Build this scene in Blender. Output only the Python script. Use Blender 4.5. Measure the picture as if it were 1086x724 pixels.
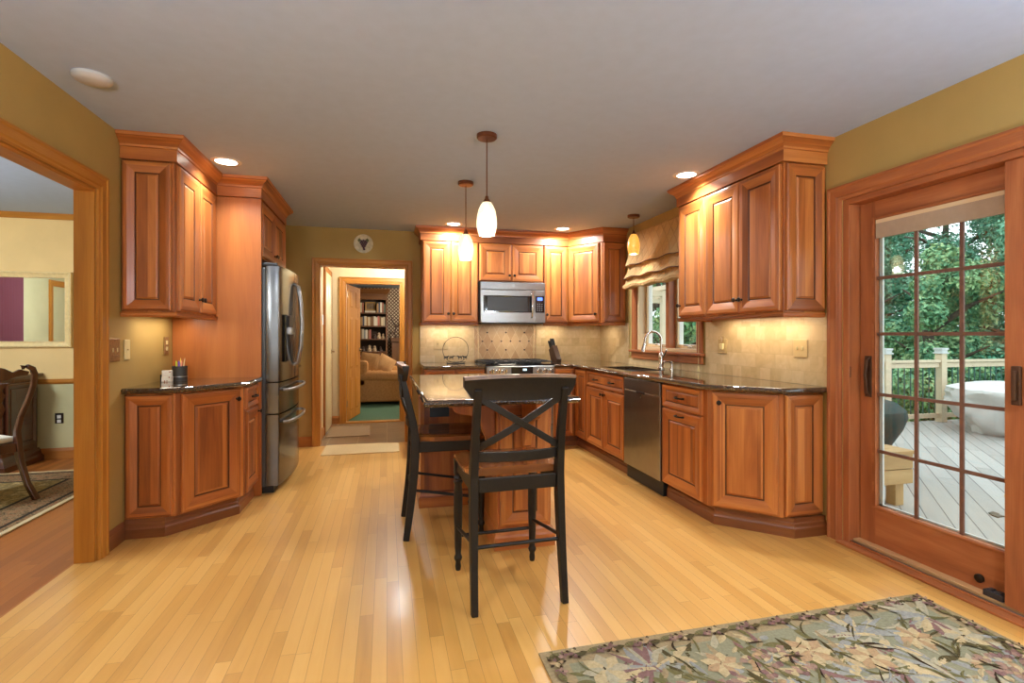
import bpy, math, random
from math import sin, cos, pi, radians as R
from mathutils import Vector, Matrix
random.seed(7)
for o in list(bpy.data.objects): bpy.data.objects.remove(o)
SC = bpy.context.scene
COL = SC.collection
# ------------------------------------------------------------------ camera, world, exposure
XL, XR, YB, ZC = -1.545, 2.65, 6.0, 2.44
cam_d = bpy.data.cameras.new('camera'); cam = bpy.data.objects.new('camera', cam_d); COL.objects.link(cam)
cam.location = (0, 0, 1.235); cam.rotation_euler = (R(90), 0, R(-13.88))
cam_d.sensor_width = 36; cam_d.lens = 538/1086*36; cam_d.shift_y = -6.7/1086; cam_d.clip_start = .02; cam_d.clip_end = 300
SC.camera = cam
vs = SC.view_settings
vs.view_transform = 'Standard'; vs.look = 'None'; vs.gamma = 1; vs.use_curve_mapping = False; vs.exposure = 0.6
SC.cycles.use_denoising = True
SC.cycles.max_bounces = 9; SC.cycles.diffuse_bounces = 5; SC.cycles.glossy_bounces = 4
SC.cycles.transparent_max_bounces = 12; SC.cycles.transmission_bounces = 6
SC.cycles.caustics_reflective = False; SC.cycles.caustics_refractive = False
SC.cycles.sample_clamp_indirect = 6
W = bpy.data.worlds.new('sky'); SC.world = W; W.use_nodes = True
bg = W.node_tree.nodes['Background']; bg.inputs[0].default_value = (.86, .94, 1, 1); bg.inputs[1].default_value = 2.0

def light(name, kind, loc, power, color=(1, 1, 1), rot=(0, 0, 0), size=.2, size_y=None, parent=None, radius=.03, spread=None):
    d = bpy.data.lights.new(name, kind); d.energy = power; d.color = color
    if kind == 'AREA':
        d.shape = 'DISK' if size_y is None else 'RECTANGLE'; d.size = size
        if size_y: d.size_y = size_y
        if spread: d.spread = spread
    else: d.shadow_soft_size = radius
    o = bpy.data.objects.new(name, d); COL.objects.link(o); o.location = loc; o.rotation_euler = rot
    if parent: o.parent = parent
    return o
E_FILL_UP = 66
WARM = (1, .86, .66); SOFT = (.86, .94, 1); DAY = (.74, .87, 1)
E_CAN, E_UNDER, E_PEND, E_FILL_CHAND, E_DINE, E_HALL, E_FAM = 11, 1.5, 24, 105, 110, 42, 130
# sky portals; the rear window opening is added to let in more daylight
def portal(loc, rot, w, h):
    o = light('sky_portal', 'AREA', loc, 1, (1, 1, 1), rot, w, h); o.data.cycles.is_portal = True
portal((.55, -2.66, 1.55), (R(90), 0, R(180)), 3.0, 1.5)
portal((2.83, 1.55, 1.05), (R(90), 0, R(90)), 1.9, 2.0)
portal((2.83, 4.485, 1.6), (R(90), 0, R(90)), 1.1, 1.0)
# ------------------------------------------------------------------ mesh builder
class MB:
    def __init__(s): s.v = []; s.f = []; s.m = []; s.uv = []; s.M = None
    def face(s, pts, m=0, g=(0, 0, 1)):
        P = [Vector(p) for p in pts]
        if s.M: P = [s.M @ p for p in P]; g = s.M.to_3x3() @ Vector(g)
        g = Vector(g); n = Vector((0, 0, 0))
        for i in range(len(P)):
            a, b = P[i], P[(i+1) % len(P)]; n += (a - P[0]).cross(b - P[0])
        n = n.normalized() if n.length > 1e-12 else Vector((0, 0, 1))
        if abs(n.dot(g)) > .9: g = Vector((1, 0, 0)) if abs(n.x) < .8 else Vector((0, 1, 0))
        g = (g - n*g.dot(n)).normalized(); c = n.cross(g)
        k = len(s.v); s.v += [tuple(p) for p in P]; s.f.append(tuple(range(k, k+len(P)))); s.m.append(m)
        s.uv.append([(p.dot(g), p.dot(c) + .37*n.x + .53*n.y) for p in P])
    def box(s, x0, x1, y0, y1, z0, z1, m=0, g=(0, 0, 1)):
        if x0 > x1: x0, x1 = x1, x0
        if y0 > y1: y0, y1 = y1, y0
        if z0 > z1: z0, z1 = z1, z0
        a = [(x0, y0), (x1, y0), (x1, y1), (x0, y1)]
        s.prism(a, z0, z1, m, g)
    def prism(s, poly, z0, z1, m=0, g=(0, 0, 1), top=None):
        A = sum(poly[i][0]*poly[(i+1) % len(poly)][1]-poly[(i+1) % len(poly)][0]*poly[i][1] for i in range(len(poly)))
        if A < 0: poly = poly[::-1]
        n = len(poly)
        for i in range(n):
            a, b = poly[i], poly[(i+1) % n]
            s.face([(a[0], a[1], z0), (b[0], b[1], z0), (b[0], b[1], z1), (a[0], a[1], z1)], m, g)
        s.face([(p[0], p[1], z1) for p in poly], m if top is None else top, g)
        s.face([(p[0], p[1], z0) for p in poly[::-1]], m, g)
    def slab(s, poly, y0, y1, m=0, g=(0, 0, 1)):      # polygon in XZ, extruded along Y
        A = sum(poly[i][0]*poly[(i+1) % len(poly)][1]-poly[(i+1) % len(poly)][0]*poly[i][1] for i in range(len(poly)))
        if A < 0: poly = poly[::-1]
        n = len(poly)
        for i in range(n):
            a, b = poly[i], poly[(i+1) % n]
            s.face([(a[0], y0, a[1]), (a[0], y1, a[1]), (b[0], y1, b[1]), (b[0], y0, b[1])][::-1], m, g)
        s.face([(p[0], y0, p[1]) for p in poly], m, g)
        s.face([(p[0], y1, p[1]) for p in poly[::-1]], m, g)
    def panel(s, x0, x1, z0, z1, prof, mv=0, mc=None, y=0, mg=None):   # concentric mitred rings; outward is -Y
        rings = [[(x0+i, y-h, z0+i), (x1-i, y-h, z0+i), (x1-i, y-h, z1-i), (x0+i, y-h, z1-i)] for i, h in prof]
        for ri, (a, b) in enumerate(zip(rings, rings[1:])):
            for k in range(4):
                k2 = (k+1) % 4
                s.face([a[k], a[k2], b[k2], b[k]], mg if (mg is not None and len(prof) == 11 and ri in (6, 7)) else mv, (1, 0, 0) if k in (0, 2) else (0, 0, 1))
        s.face(rings[-1], mv if mc is None else mc)
    def lathe(s, prof, c=(0, 0, 0), n=20, m=0, ax='z', g=(0, 0, 1)):
        def T(r, z, t):
            if ax == 'z': return (c[0]+r*cos(t), c[1]+r*sin(t), c[2]+z)
            if ax == 'y': return (c[0]+r*cos(t), c[1]-z, c[2]+r*sin(t))
            return (c[0]+z, c[1]+r*cos(t), c[2]+r*sin(t))
        for (r0, z0), (r1, z1) in zip(prof, prof[1:]):
            for i in range(n):
                t0, t1 = 2*pi*i/n, 2*pi*(i+1)/n
                q = [T(r0, z0, t0), T(r0, z0, t1), T(r1, z1, t1), T(r1, z1, t0)]
                if r0 < 1e-6: q = q[1:] if False else [q[0], q[2], q[3]]
                elif r1 < 1e-6: q = q[:3]
                s.face(q, m, g)
    def cap(s, r, z, c=(0, 0, 0), n=20, m=0, up=True):
        p = [(c[0]+r*cos(2*pi*i/n), c[1]+r*sin(2*pi*i/n), c[2]+z) for i in range(n)]
        s.face(p if up else p[::-1], m)
    def tube(s, path, r, n=10, m=0, flat=1.0, caps=True):
        P = [Vector(p) for p in path]; rr = r if isinstance(r, (list, tuple)) else [r]*len(P)
        T = []
        for i in range(len(P)):
            a = P[max(0, i-1)]; b = P[min(len(P)-1, i+1)]; T.append((b-a).normalized())
        up = Vector((0, 0, 1)) if abs(T[0].z) < .9 else Vector((1, 0, 0))
        N = (up - T[0]*up.dot(T[0])).normalized(); rings = []
        for i in range(len(P)):
            N = (N - T[i]*N.dot(T[i])).normalized(); B = T[i].cross(N)
            rings.append([P[i] + (N*cos(2*pi*k/n)*flat + B*sin(2*pi*k/n))*rr[i] for k in range(n)])
        for i in range(len(P)-1):
            for k in range(n):
                k2 = (k+1) % n
                s.face([rings[i][k], rings[i][k2], rings[i+1][k2], rings[i+1][k]], m, T[i])
        if caps: s.face(rings[0][::-1], m); s.face(rings[-1], m)
    def bar(s, path, w, d, m=0, wdir=(1, 0, 0)):       # rectangular section along a path; w along wdir
        P = [Vector(p) for p in path]; wd = Vector(wdir); rings = []
        ww = w if isinstance(w, (list, tuple)) else [w]*len(P); dd = d if isinstance(d, (list, tuple)) else [d]*len(P)
        for i in range(len(P)):
            t = (P[min(len(P)-1, i+1)]-P[max(0, i-1)]).normalized()
            a = (wd - t*wd.dot(t)).normalized(); b = t.cross(a)
            rings.append([P[i]+a*ww[i]/2*sx+b*dd[i]/2*sy for sx, sy in ((-1, -1), (1, -1), (1, 1), (-1, 1))])
        for i in range(len(P)-1):
            g = (P[i+1]-P[i]).normalized()
            for k in range(4):
                k2 = (k+1) % 4; s.face([rings[i][k], rings[i][k2], rings[i+1][k2], rings[i+1][k]], m, g)
        s.face(rings[0][::-1], m); s.face(rings[-1], m)
    def sweep(s, path, prof, m=0, ends=True):          # prof (o,z) closed; outward is right of travel
        n = len(path); D = []
        for i in range(n-1):
            d = Vector((path[i+1][0]-path[i][0], path[i+1][1]-path[i][1])).normalized(); D.append(d)
        off = []
        for i in range(n):
            a = D[max(0, i-1)]; b = D[min(n-2, i)]
            na, nb = Vector((a.y, -a.x)), Vector((b.y, -b.x)); q = (na+nb).normalized()
            off.append(q/max(.2, q.dot(na)))
        ring = [[(path[i][0]+off[i].x*o, path[i][1]+off[i].y*o, z) for o, z in prof] for i in range(n)]
        k = len(prof)
        for i in range(n-1):
            g = (D[i].x, D[i].y, 0)
            for j in range(k):
                j2 = (j+1) % k; s.face([ring[i][j], ring[i+1][j], ring[i+1][j2], ring[i][j2]], m, g)
        if ends: s.face(ring[0], m); s.face(ring[-1][::-1], m)
    def build(s, name, mats, parent=None, smooth=False, bevel=0, loc=None, rot=0, weld=False, recalc=True):
        me = bpy.data.meshes.new(name); me.from_pydata(s.v, [], s.f)
        if not isinstance(mats, (list, tuple)): mats = [mats]
        for q in mats: me.materials.append(q)
        me.polygons.foreach_set('material_index', s.m)
        uvl = me.uv_layers.new(name='UVMap'); flat = [c for f in s.uv for p in f for c in p]
        uvl.data.foreach_set('uv', flat)
        import bmesh
        b = bmesh.new(); b.from_mesh(me)
        bmesh.ops.remove_doubles(b, verts=b.verts, dist=1e-5)
        if recalc: bmesh.ops.recalc_face_normals(b, faces=b.faces)
        b.to_mesh(me); b.free()
        if smooth: me.shade_smooth(); me.set_sharp_from_angle(angle=R(38))
        o = bpy.data.objects.new(name, me); COL.objects.link(o)
        if parent:
            o.parent = parent; 
        if loc is not None: o.location = loc
        if rot: o.rotation_euler = (0, 0, rot)
        if bevel:
            mo = o.modifiers.new('bevel', 'BEVEL'); mo.width = bevel; mo.segments = 2; mo.limit_method = 'ANGLE'; mo.angle_limit = R(40)
        return o

def tag(o, label, cat, group=None, kind=None):
    o['label'] = label; o['category'] = cat
    if group: o['group'] = group
    if kind: o['kind'] = kind
    return o
def thing(name, label, cat, loc=(0, 0, 0), rot=0, group=None):
    o = bpy.data.objects.new(name, None); COL.objects.link(o); o.empty_display_size = .05
    o.location = loc; o.rotation_euler = (0, 0, rot); return tag(o, label, cat, group)
def struct(o, label=None, cat=None):
    o['kind'] = 'structure'
    if label: o['label'] = label
    if cat: o['category'] = cat
    return o
def sempty(name, loc=(0, 0, 0), rot=0):
    o = bpy.data.objects.new(name, None); COL.objects.link(o); o.location = loc; o.rotation_euler = (0, 0, rot); o['kind'] = 'structure'; return o
def copy_tree(o, parent=None):
    c = o.copy(); COL.objects.link(c)
    if parent: c.parent = parent
    for ch in list(o.children): copy_tree(ch, c)
    return c
# ------------------------------------------------------------------ materials
def newmat(name):
    m = bpy.data.materials.new(name); m.use_nodes = True; nt = m.node_tree
    return m, nt, nt.nodes['Principled BSDF']
def N(nt, t, **k):
    n = nt.nodes.new(t)
    for a, b in k.items(): setattr(n, a, b)
    return n
def math_(nt, op, a, b=None, c=None):
    n = N(nt, 'ShaderNodeMath', operation=op)
    for i, x in enumerate((a, b, c)):
        if x is None: continue
        if isinstance(x, (int, float)): n.inputs[i].default_value = x
        else: nt.links.new(x, n.inputs[i])
    return n.outputs[0]
def ramp(nt, fac, stops, interp='LINEAR'):
    n = N(nt, 'ShaderNodeValToRGB'); n.color_ramp.interpolation = interp; e = n.color_ramp.elements
    while len(e) < len(stops): e.new(.5)
    for x, (p, c) in zip(e, stops): x.position = p; x.color = (*c, 1)
    nt.links.new(fac, n.inputs[0]); return n.outputs[0]
def mix(nt, f, a, b, mode='MIX'):
    n = N(nt, 'ShaderNodeMix', data_type='RGBA', blend_type=mode)
    for i, x in ((0, f), (6, a), (7, b)):
        if isinstance(x, (int, float)): n.inputs[i].default_value = x
        elif isinstance(x, tuple): n.inputs[i].default_value = (*x, 1)
        else: nt.links.new(x, n.inputs[i])
    return n.outputs[2]
def bump(nt, b, h, dist=.002, strength=.4):
    n = N(nt, 'ShaderNodeBump'); n.inputs['Distance'].default_value = dist; n.inputs['Strength'].default_value = strength
    nt.links.new(h, n.inputs['Height']); nt.links.new(n.outputs[0], b.inputs['Normal'])
def noise(nt, vec, scale=5, detail=3, rough=.55, dist=0):
    n = N(nt, 'ShaderNodeTexNoise'); n.inputs['Scale'].default_value = scale; n.inputs['Detail'].default_value = detail
    n.inputs['Roughness'].default_value = rough; n.inputs['Distortion'].default_value = dist
    if vec is not None: nt.links.new(vec, n.inputs['Vector'])
    return n.outputs['Fac']
def objc(nt): return N(nt, 'ShaderNodeTexCoord').outputs['Object']
def worldp(nt): return N(nt, 'ShaderNodeNewGeometry').outputs['Position']
def plain(name, c, rough=.5, metal=0, spec=.5, emis=None, es=0, nz=0, nzs=30, bmp=0, coat=0):
    m, nt, b = newmat(name)
    b.inputs['Base Color'].default_value = (*c, 1); b.inputs['Roughness'].default_value = rough
    b.inputs['Metallic'].default_value = metal; b.inputs['Specular IOR Level'].default_value = spec; b.inputs['Coat Weight'].default_value = coat
    if emis: b.inputs['Emission Color'].default_value = (*emis, 1); b.inputs['Emission Strength'].default_value = es
    f = noise(nt, objc(nt), nzs, 4)
    if nz:
        nt.links.new(ramp(nt, f, [(.3, tuple(x*(1-nz) for x in c)), (.7, tuple(min(1, x*(1+nz)) for x in c))]), b.inputs['Base Color'])
    if bmp: bump(nt, b, f, bmp)
    return m
def wood(name, dark, mid, lite, rough=.32, sc=1.0, strips=.0, coat=.25, spec=.5):
    m, nt, b = newmat(name)
    uv = N(nt, 'ShaderNodeTexCoord').outputs['UV']; sep = N(nt, 'ShaderNodeSeparateXYZ'); nt.links.new(uv, sep.inputs[0])
    rnd = N(nt, 'ShaderNodeObjectInfo').outputs['Random']
    def vec(su, sv, off):
        c = N(nt, 'ShaderNodeCombineXYZ')
        nt.links.new(math_(nt, 'MULTIPLY', sep.outputs[0], su), c.inputs[0])
        nt.links.new(math_(nt, 'MULTIPLY', sep.outputs[1], sv), c.inputs[1])
        nt.links.new(math_(nt, 'MULTIPLY_ADD', rnd, 40, off), c.inputs[2]); return c.outputs[0]
    broad = noise(nt, vec(.9*sc, 9*sc, 0), 1, 3, .55, .6)
    fine = noise(nt, vec(5*sc, 150*sc, 9), 1, 3, .6, .2)
    k = math_(nt, 'ADD', math_(nt, 'MULTIPLY', broad, .78), math_(nt, 'MULTIPLY', fine, .22))
    if strips:
        st = N(nt, 'ShaderNodeTexWhiteNoise', noise_dimensions='2D'); c = N(nt, 'ShaderNodeCombineXYZ')
        nt.links.new(math_(nt, 'FLOOR', math_(nt, 'MULTIPLY', sep.outputs[1], 1/.075)), c.inputs[0]); nt.links.new(math_(nt, 'MULTIPLY', rnd, 91), c.inputs[1])
        nt.links.new(c.outputs[0], st.inputs['Vector'])
        k = math_(nt, 'ADD', k, math_(nt, 'MULTIPLY', math_(nt, 'SUBTRACT', st.outputs['Value'], .5), strips))
    col = ramp(nt, k, [(.28, dark), (.5, mid), (.72, lite)])
    nt.links.new(col, b.inputs['Base Color'])
    b.inputs['Roughness'].default_value = rough; b.inputs['Coat Weight'].default_value = coat; b.inputs['Coat Roughness'].default_value = .18
    b.inputs['Specular IOR Level'].default_value = spec
    bump(nt, b, fine, .0006, .25)
    return m
def planks(name, w, L, stops, rough=.22, along='y', gap=.0012, coat=.2, seed=0., gapcol=(.16, .07, .02), diag=False, gdark=.75, bmpd=.0008):
    m, nt, b = newmat(name); pos = worldp(nt)
    if diag:
        vr = N(nt, 'ShaderNodeVectorRotate', rotation_type='Z_AXIS'); vr.inputs['Angle'].default_value = R(45); nt.links.new(pos, vr.inputs['Vector']); pos = vr.outputs[0]
    s = N(nt, 'ShaderNodeSeparateXYZ'); nt.links.new(pos, s.inputs[0])
    ac, al = (s.outputs[0], s.outputs[1]) if along == 'y' else (s.outputs[1], s.outputs[0])
    r = math_(nt, 'MULTIPLY', ac, 1/w); row = math_(nt, 'FLOOR', r); fr = math_(nt, 'FRACT', r)
    wn = N(nt, 'ShaderNodeTexWhiteNoise', noise_dimensions='1D'); nt.links.new(math_(nt, 'ADD', row, seed), wn.inputs['W'])
    q = math_(nt, 'ADD', math_(nt, 'MULTIPLY', al, 1/L), math_(nt, 'MULTIPLY', wn.outputs['Value'], 7.3)); pi_ = math_(nt, 'FLOOR', q); fq = math_(nt, 'FRACT', q)
    c = N(nt, 'ShaderNodeCombineXYZ'); nt.links.new(row, c.inputs[0]); nt.links.new(pi_, c.inputs[1])
    w2 = N(nt, 'ShaderNodeTexWhiteNoise', noise_dimensions='2D'); nt.links.new(c.outputs[0], w2.inputs['Vector'])
    c2 = N(nt, 'ShaderNodeCombineXYZ'); nt.links.new(math_(nt, 'MULTIPLY', ac, 22), c2.inputs[0]); nt.links.new(math_(nt, 'MULTIPLY', al, 1.6), c2.inputs[1]); nt.links.new(math_(nt, 'MULTIPLY', w2.outputs['Value'], 31), c2.inputs[2])
    g = noise(nt, c2.outputs[0], 1, 4, .6, .8)
    k = math_(nt, 'ADD', math_(nt, 'MULTIPLY', w2.outputs['Value'], .55), math_(nt, 'MULTIPLY', g, .45))
    col = ramp(nt, k, stops)
    e1 = math_(nt, 'LESS_THAN', fr, gap/w); e2 = math_(nt, 'LESS_THAN', fq, gap/L); e = math_(nt, 'MAXIMUM', e1, e2)
    col = mix(nt, math_(nt, 'MULTIPLY', e, gdark), col, gapcol)
    nt.links.new(col, b.inputs['Base Color']); b.inputs['Roughness'].default_value = rough; b.inputs['Coat Weight'].default_value = coat; b.inputs['Coat Roughness'].default_value = .15
    bump(nt, b, math_(nt, 'SUBTRACT', 1, e), bmpd, .3)
    return m
def tiles(name, ax, w, h, stops, grout, gw=.003, rough=.35, off=.5, gs=.6):
    m, nt, b = newmat(name); pos = worldp(nt); s = N(nt, 'ShaderNodeSeparateXYZ'); nt.links.new(pos, s.inputs[0])
    a = s.outputs[{'x': 0, 'y': 1}[ax[0]]]; z = s.outputs[{'z': 2, 'y': 1}[ax[1]]]
    r = math_(nt, 'MULTIPLY', z, 1/h); row = math_(nt, 'FLOOR', r); fr = math_(nt, 'FRACT', r)
    q = math_(nt, 'ADD', math_(nt, 'MULTIPLY', a, 1/w), math_(nt, 'MULTIPLY', row, off)); ci = math_(nt, 'FLOOR', q); fq = math_(nt, 'FRACT', q)
    c = N(nt, 'ShaderNodeCombineXYZ'); nt.links.new(row, c.inputs[0]); nt.links.new(ci, c.inputs[1])
    wn = N(nt, 'ShaderNodeTexWhiteNoise', noise_dimensions='2D'); nt.links.new(c.outputs[0], wn.inputs['Vector'])
    vm = N(nt, 'ShaderNodeVectorMath', operation='ADD'); nt.links.new(pos, vm.inputs[0])
    sc = N(nt, 'ShaderNodeVectorMath', operation='SCALE'); nt.links.new(wn.outputs['Color'], sc.inputs[0]); sc.inputs['Scale'].default_value = 9; nt.links.new(sc.outputs[0], vm.inputs[1])
    n = noise(nt, vm.outputs[0], 9, 5, .6, 1.2)
    k = math_(nt, 'ADD', math_(nt, 'MULTIPLY', n, .7), math_(nt, 'MULTIPLY', wn.outputs['Value'], .3))
    e = math_(nt, 'MAXIMUM', math_(nt, 'LESS_THAN', fr, gw/h), math_(nt, 'LESS_THAN', fq, gw/w))
    nt.links.new(mix(nt, math_(nt, 'MULTIPLY', e, gs), ramp(nt, k, stops), grout), b.inputs['Base Color']); b.inputs['Roughness'].default_value = rough
    bump(nt, b, math_(nt, 'SUBTRACT', 1, e), .001, .4)
    return m

CH = wood('cherry_cabinet_wood', (.22, .058, .012), (.42, .122, .024), (.60, .22, .050), strips=.26, rough=.38, coat=.12)
CHG = wood('cherry_glazed_groove', (.07, .018, .006), (.12, .034, .010), (.18, .055, .015), rough=.4)
CHP = wood('cherry_flat_panel', (.32, .088, .016), (.44, .13, .023), (.53, .175, .035), sc=.8, rough=.42)
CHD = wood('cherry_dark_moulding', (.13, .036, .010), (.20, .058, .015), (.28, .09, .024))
FIR = wood('reddish_fir_door', (.24, .068, .022), (.38, .116, .036), (.49, .175, .058), rough=.42, sc=1.4, coat=.1, spec=.35)
OAK = wood('golden_oak_trim', (.30, .105, .014), (.43, .165, .022), (.53, .23, .035), rough=.42, sc=1.2, coat=.08, spec=.3)
OAKD = wood('stained_oak_doors', (.28, .09, .016), (.40, .14, .024), (.49, .19, .038), rough=.55, coat=0, spec=.3)
MAH = wood('mahogany', (.045, .012, .006), (.085, .024, .010), (.13, .04, .016), rough=.25, coat=.5)
SEATW = wood('stool_seat_wood', (.13, .035, .010), (.25, .075, .018), (.36, .13, .035), rough=.2, coat=.6, sc=1.3, strips=.25)
DECKW = wood('weathered_cedar', (.30, .18, .07), (.42, .26, .105), (.50, .33, .15), rough=.7, coat=0)
BLK = plain('black_paint', (.011, .007, .004), .42, spec=.36, nz=.25, nzs=60)
IRON = plain('bronze_hardware', (.030, .020, .014), .35, .7, nz=.2)
STEEL = plain('brushed_steel', (.32, .31, .295), .28, 1, nz=.06, nzs=8)
STEELD = plain('dark_stainless', (.14, .132, .125), .2, 1, nz=.10, nzs=6)
CHROME = plain('brushed_nickel', (.72, .70, .66), .16, 1)
BGL = plain('black_glass', (.008, .008, .009), .06, spec=.7)
BPL = plain('black_plastic', (.012, .012, .012), .4)
WHT = plain('white_plastic', (.75, .74, .70), .45, nz=.03)
IVO = plain('ivory_plastic', (.70, .57, .28), .4, nz=.03)
BRASS = plain('antique_brass_plate', (.30, .17, .06), .4, .5, nz=.3, nzs=80)
def paint(name, c, nz=.05): return plain(name, c, .75, spec=.25, nz=nz, nzs=3)
P_KIT = paint('olive_tan_paint', (.43, .288, .093))
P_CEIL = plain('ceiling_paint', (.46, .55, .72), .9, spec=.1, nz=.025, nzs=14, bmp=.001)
P_DIN = paint('cream_yellow_paint', (.76, .53, .23))
P_DIN2 = paint('sage_cream_paint', (.52, .47, .25))
P_HALL = paint('hall_cream_paint', (.68, .54, .31))
FLOOR = planks('maple_strip_floor', .057, .95, [(.05, (.42, .190, .042)), (.35, (.57, .280, .064)), (.65, (.63, .325, .082)), (.97, (.70, .39, .115))], rough=.34, gap=.0013, gdark=.8, coat=.1)
DFLOOR = planks('red_oak_strip_floor', .057, 1.0, [(.05, (.24, .066, .010)), (.5, (.37, .115, .018)), (.95, (.46, .16, .03))], rough=.45, gap=.0014, coat=0)
DECK = planks('grey_deck_boards', .14, 3.6, [(.1, (.29, .275, .25)), (.5, (.35, .335, .305)), (.9, (.40, .385, .355))], rough=.8, gap=.007, coat=0, gapcol=(.05, .05, .05), diag=True, along='y', gdark=.95)
SLATE = tiles('hall_floor_tile', 'xy', .33, .33, [(.2, (.15, .085, .038)), (.5, (.21, .125, .058)), (.8, (.27, .165, .085))], (.42, .34, .22), .006, .3, 0, .8)
TIL = [(.2, (.50, .34, .155)), (.5, (.64, .46, .235)), (.8, (.75, .58, .34))]
TILE_B = tiles('travertine_back', 'xz', .1, .1, TIL, (.40, .28, .13), .002, .3, .5, .42)
TILE_R = tiles('travertine_right', 'yz', .1, .1, TIL, (.40, .28, .13), .002, .3, .5, .42)
def granite():
    m, nt, b = newmat('polished_brown_granite'); o = objc(nt)
    v = N(nt, 'ShaderNodeTexVoronoi'); v.inputs['Scale'].default_value = 170; nt.links.new(o, v.inputs['Vector'])
    n = noise(nt, o, 60, 5, .7); k = math_(nt, 'ADD', math_(nt, 'MULTIPLY', v.outputs['Distance'], .5), math_(nt, 'MULTIPLY', n, .7))
    nt.links.new(ramp(nt, k, [(.35, (.020, .011, .006)), (.55, (.050, .027, .013)), (.7, (.075, .042, .020)), (.85, (.12, .07, .035))]), b.inputs['Base Color'])
    b.inputs['Roughness'].default_value = .05; b.inputs['Specular IOR Level'].default_value = .9; b.inputs['Coat Weight'].default_value = .5; b.inputs['Coat Roughness'].default_value = .03
    return m
GRAN = granite()
def glassmat(name, tint=(.93, .97, .96), refl=.04):
    m, nt, b = newmat(name); nt.nodes.remove(b); out = nt.nodes['Material Output']
    tr = N(nt, 'ShaderNodeBsdfTransparent'); tr.inputs[0].default_value = (*tint, 1); gl = N(nt, 'ShaderNodeBsdfGlossy'); gl.inputs['Roughness'].default_value = .02
    fr = N(nt, 'ShaderNodeFresnel'); nt.links.new(math_(nt, 'MULTIPLY_ADD', N(nt, 'ShaderNodeNewGeometry').outputs['Backfacing'], 1/1.5-1.5, 1.5), fr.inputs[0]); mx = N(nt, 'ShaderNodeMixShader')
    nt.links.new(math_(nt, 'MAXIMUM', math_(nt, 'ADD', fr.outputs[0], refl), 0.0), mx.inputs[0]); nt.links.new(tr.outputs[0], mx.inputs[1]); nt.links.new(gl.outputs[0], mx.inputs[2]); nt.links.new(mx.outputs[0], out.inputs[0])
    return m
GLASS = glassmat('window_glass')
GLASSW = glassmat('clear_window_glass', (.97, .99, .98), -.035)
def shademat(name, c, e, es, tr=.16):
    m, nt, b = newmat(name); out = nt.nodes['Material Output']
    v = N(nt, 'ShaderNodeTexVoronoi', feature='DISTANCE_TO_EDGE'); v.inputs['Scale'].default_value = 55; nt.links.new(objc(nt), v.inputs['Vector'])
    n = noise(nt, objc(nt), 22, 4, .7)
    col = ramp(nt, n, [(.35, tuple(x*.55 for x in c)), (.6, c)])
    nt.links.new(mix(nt, .75, col, (.02, .015, .01)), b.inputs['Base Color']); b.inputs['Roughness'].default_value = .3
    ec = ramp(nt, math_(nt, 'ADD', n, math_(nt, 'MULTIPLY', v.outputs[0], 4)), [(.38, tuple(x*.5 for x in e)), (.75, e)])
    nt.links.new(ec, b.inputs['Emission Color']); b.inputs['Emission Strength'].default_value = es
    t = N(nt, 'ShaderNodeBsdfTransparent'); mx = N(nt, 'ShaderNodeMixShader'); mx.inputs[0].default_value = tr
    nt.links.new(b.outputs[0], mx.inputs[1]); nt.links.new(t.outputs[0], mx.inputs[2]); nt.links.new(mx.outputs[0], out.inputs[0]); return m
# ------------------------------------------------------------------ structure
def wallbox(name, boxes, mat, label=None):
    b = MB()
    for x in boxes: b.box(*x)
    return struct(b.build(name, mat))
YR = -2.6; T = .084; DX = -5.4; DY0 = .4
wallbox('floor', [(-1.638, XR+.02, YR, YB+.0, -.06, 0)], FLOOR)
wallbox('floor', [(DX, -1.638, DY0, YB, -.06, 0)], DFLOOR)
wallbox('floor', [(-.76, 1.7, YB, 7.45, -.06, 0)], SLATE)
CARPET = plain('green_carpet', (.075, .13, .075), .95, spec=.1, nz=.25, nzs=120, bmp=.003)
wallbox('floor', [(-2.2, 2.6, 7.45, 13.0, -.06, 0)], CARPET)
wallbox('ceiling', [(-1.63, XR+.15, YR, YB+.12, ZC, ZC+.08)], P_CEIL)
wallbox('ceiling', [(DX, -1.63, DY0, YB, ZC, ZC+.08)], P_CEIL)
wallbox('ceiling', [(-.9, 1.8, YB+.12, 7.5, ZC, ZC+.08)], paint('hall_ceiling_paint', (.66, .60, .50)))
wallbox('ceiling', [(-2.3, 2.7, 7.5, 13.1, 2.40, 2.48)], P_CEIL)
# left wall with the cased opening to the dining room
OY0, OY1, OZ = .9, 3.243, 2.035
wallbox('wall_left', [(XL-T, XL, OY1, YB, 0, ZC), (XL-T, XL, OY0, OY1, OZ, ZC), (XL-T, XL, YR, OY0, 0, ZC)], P_KIT)
# back wall with the hall doorway
BX0, BX1, BZ = -.735, .222, 2.027
wallbox('wall_back', [(XL, BX0, YB, YB+.12, 0, ZC), (BX1, XR, YB, YB+.12, 0, ZC), (BX0, BX1, YB, YB+.12, BZ, ZC)], P_KIT)
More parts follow.
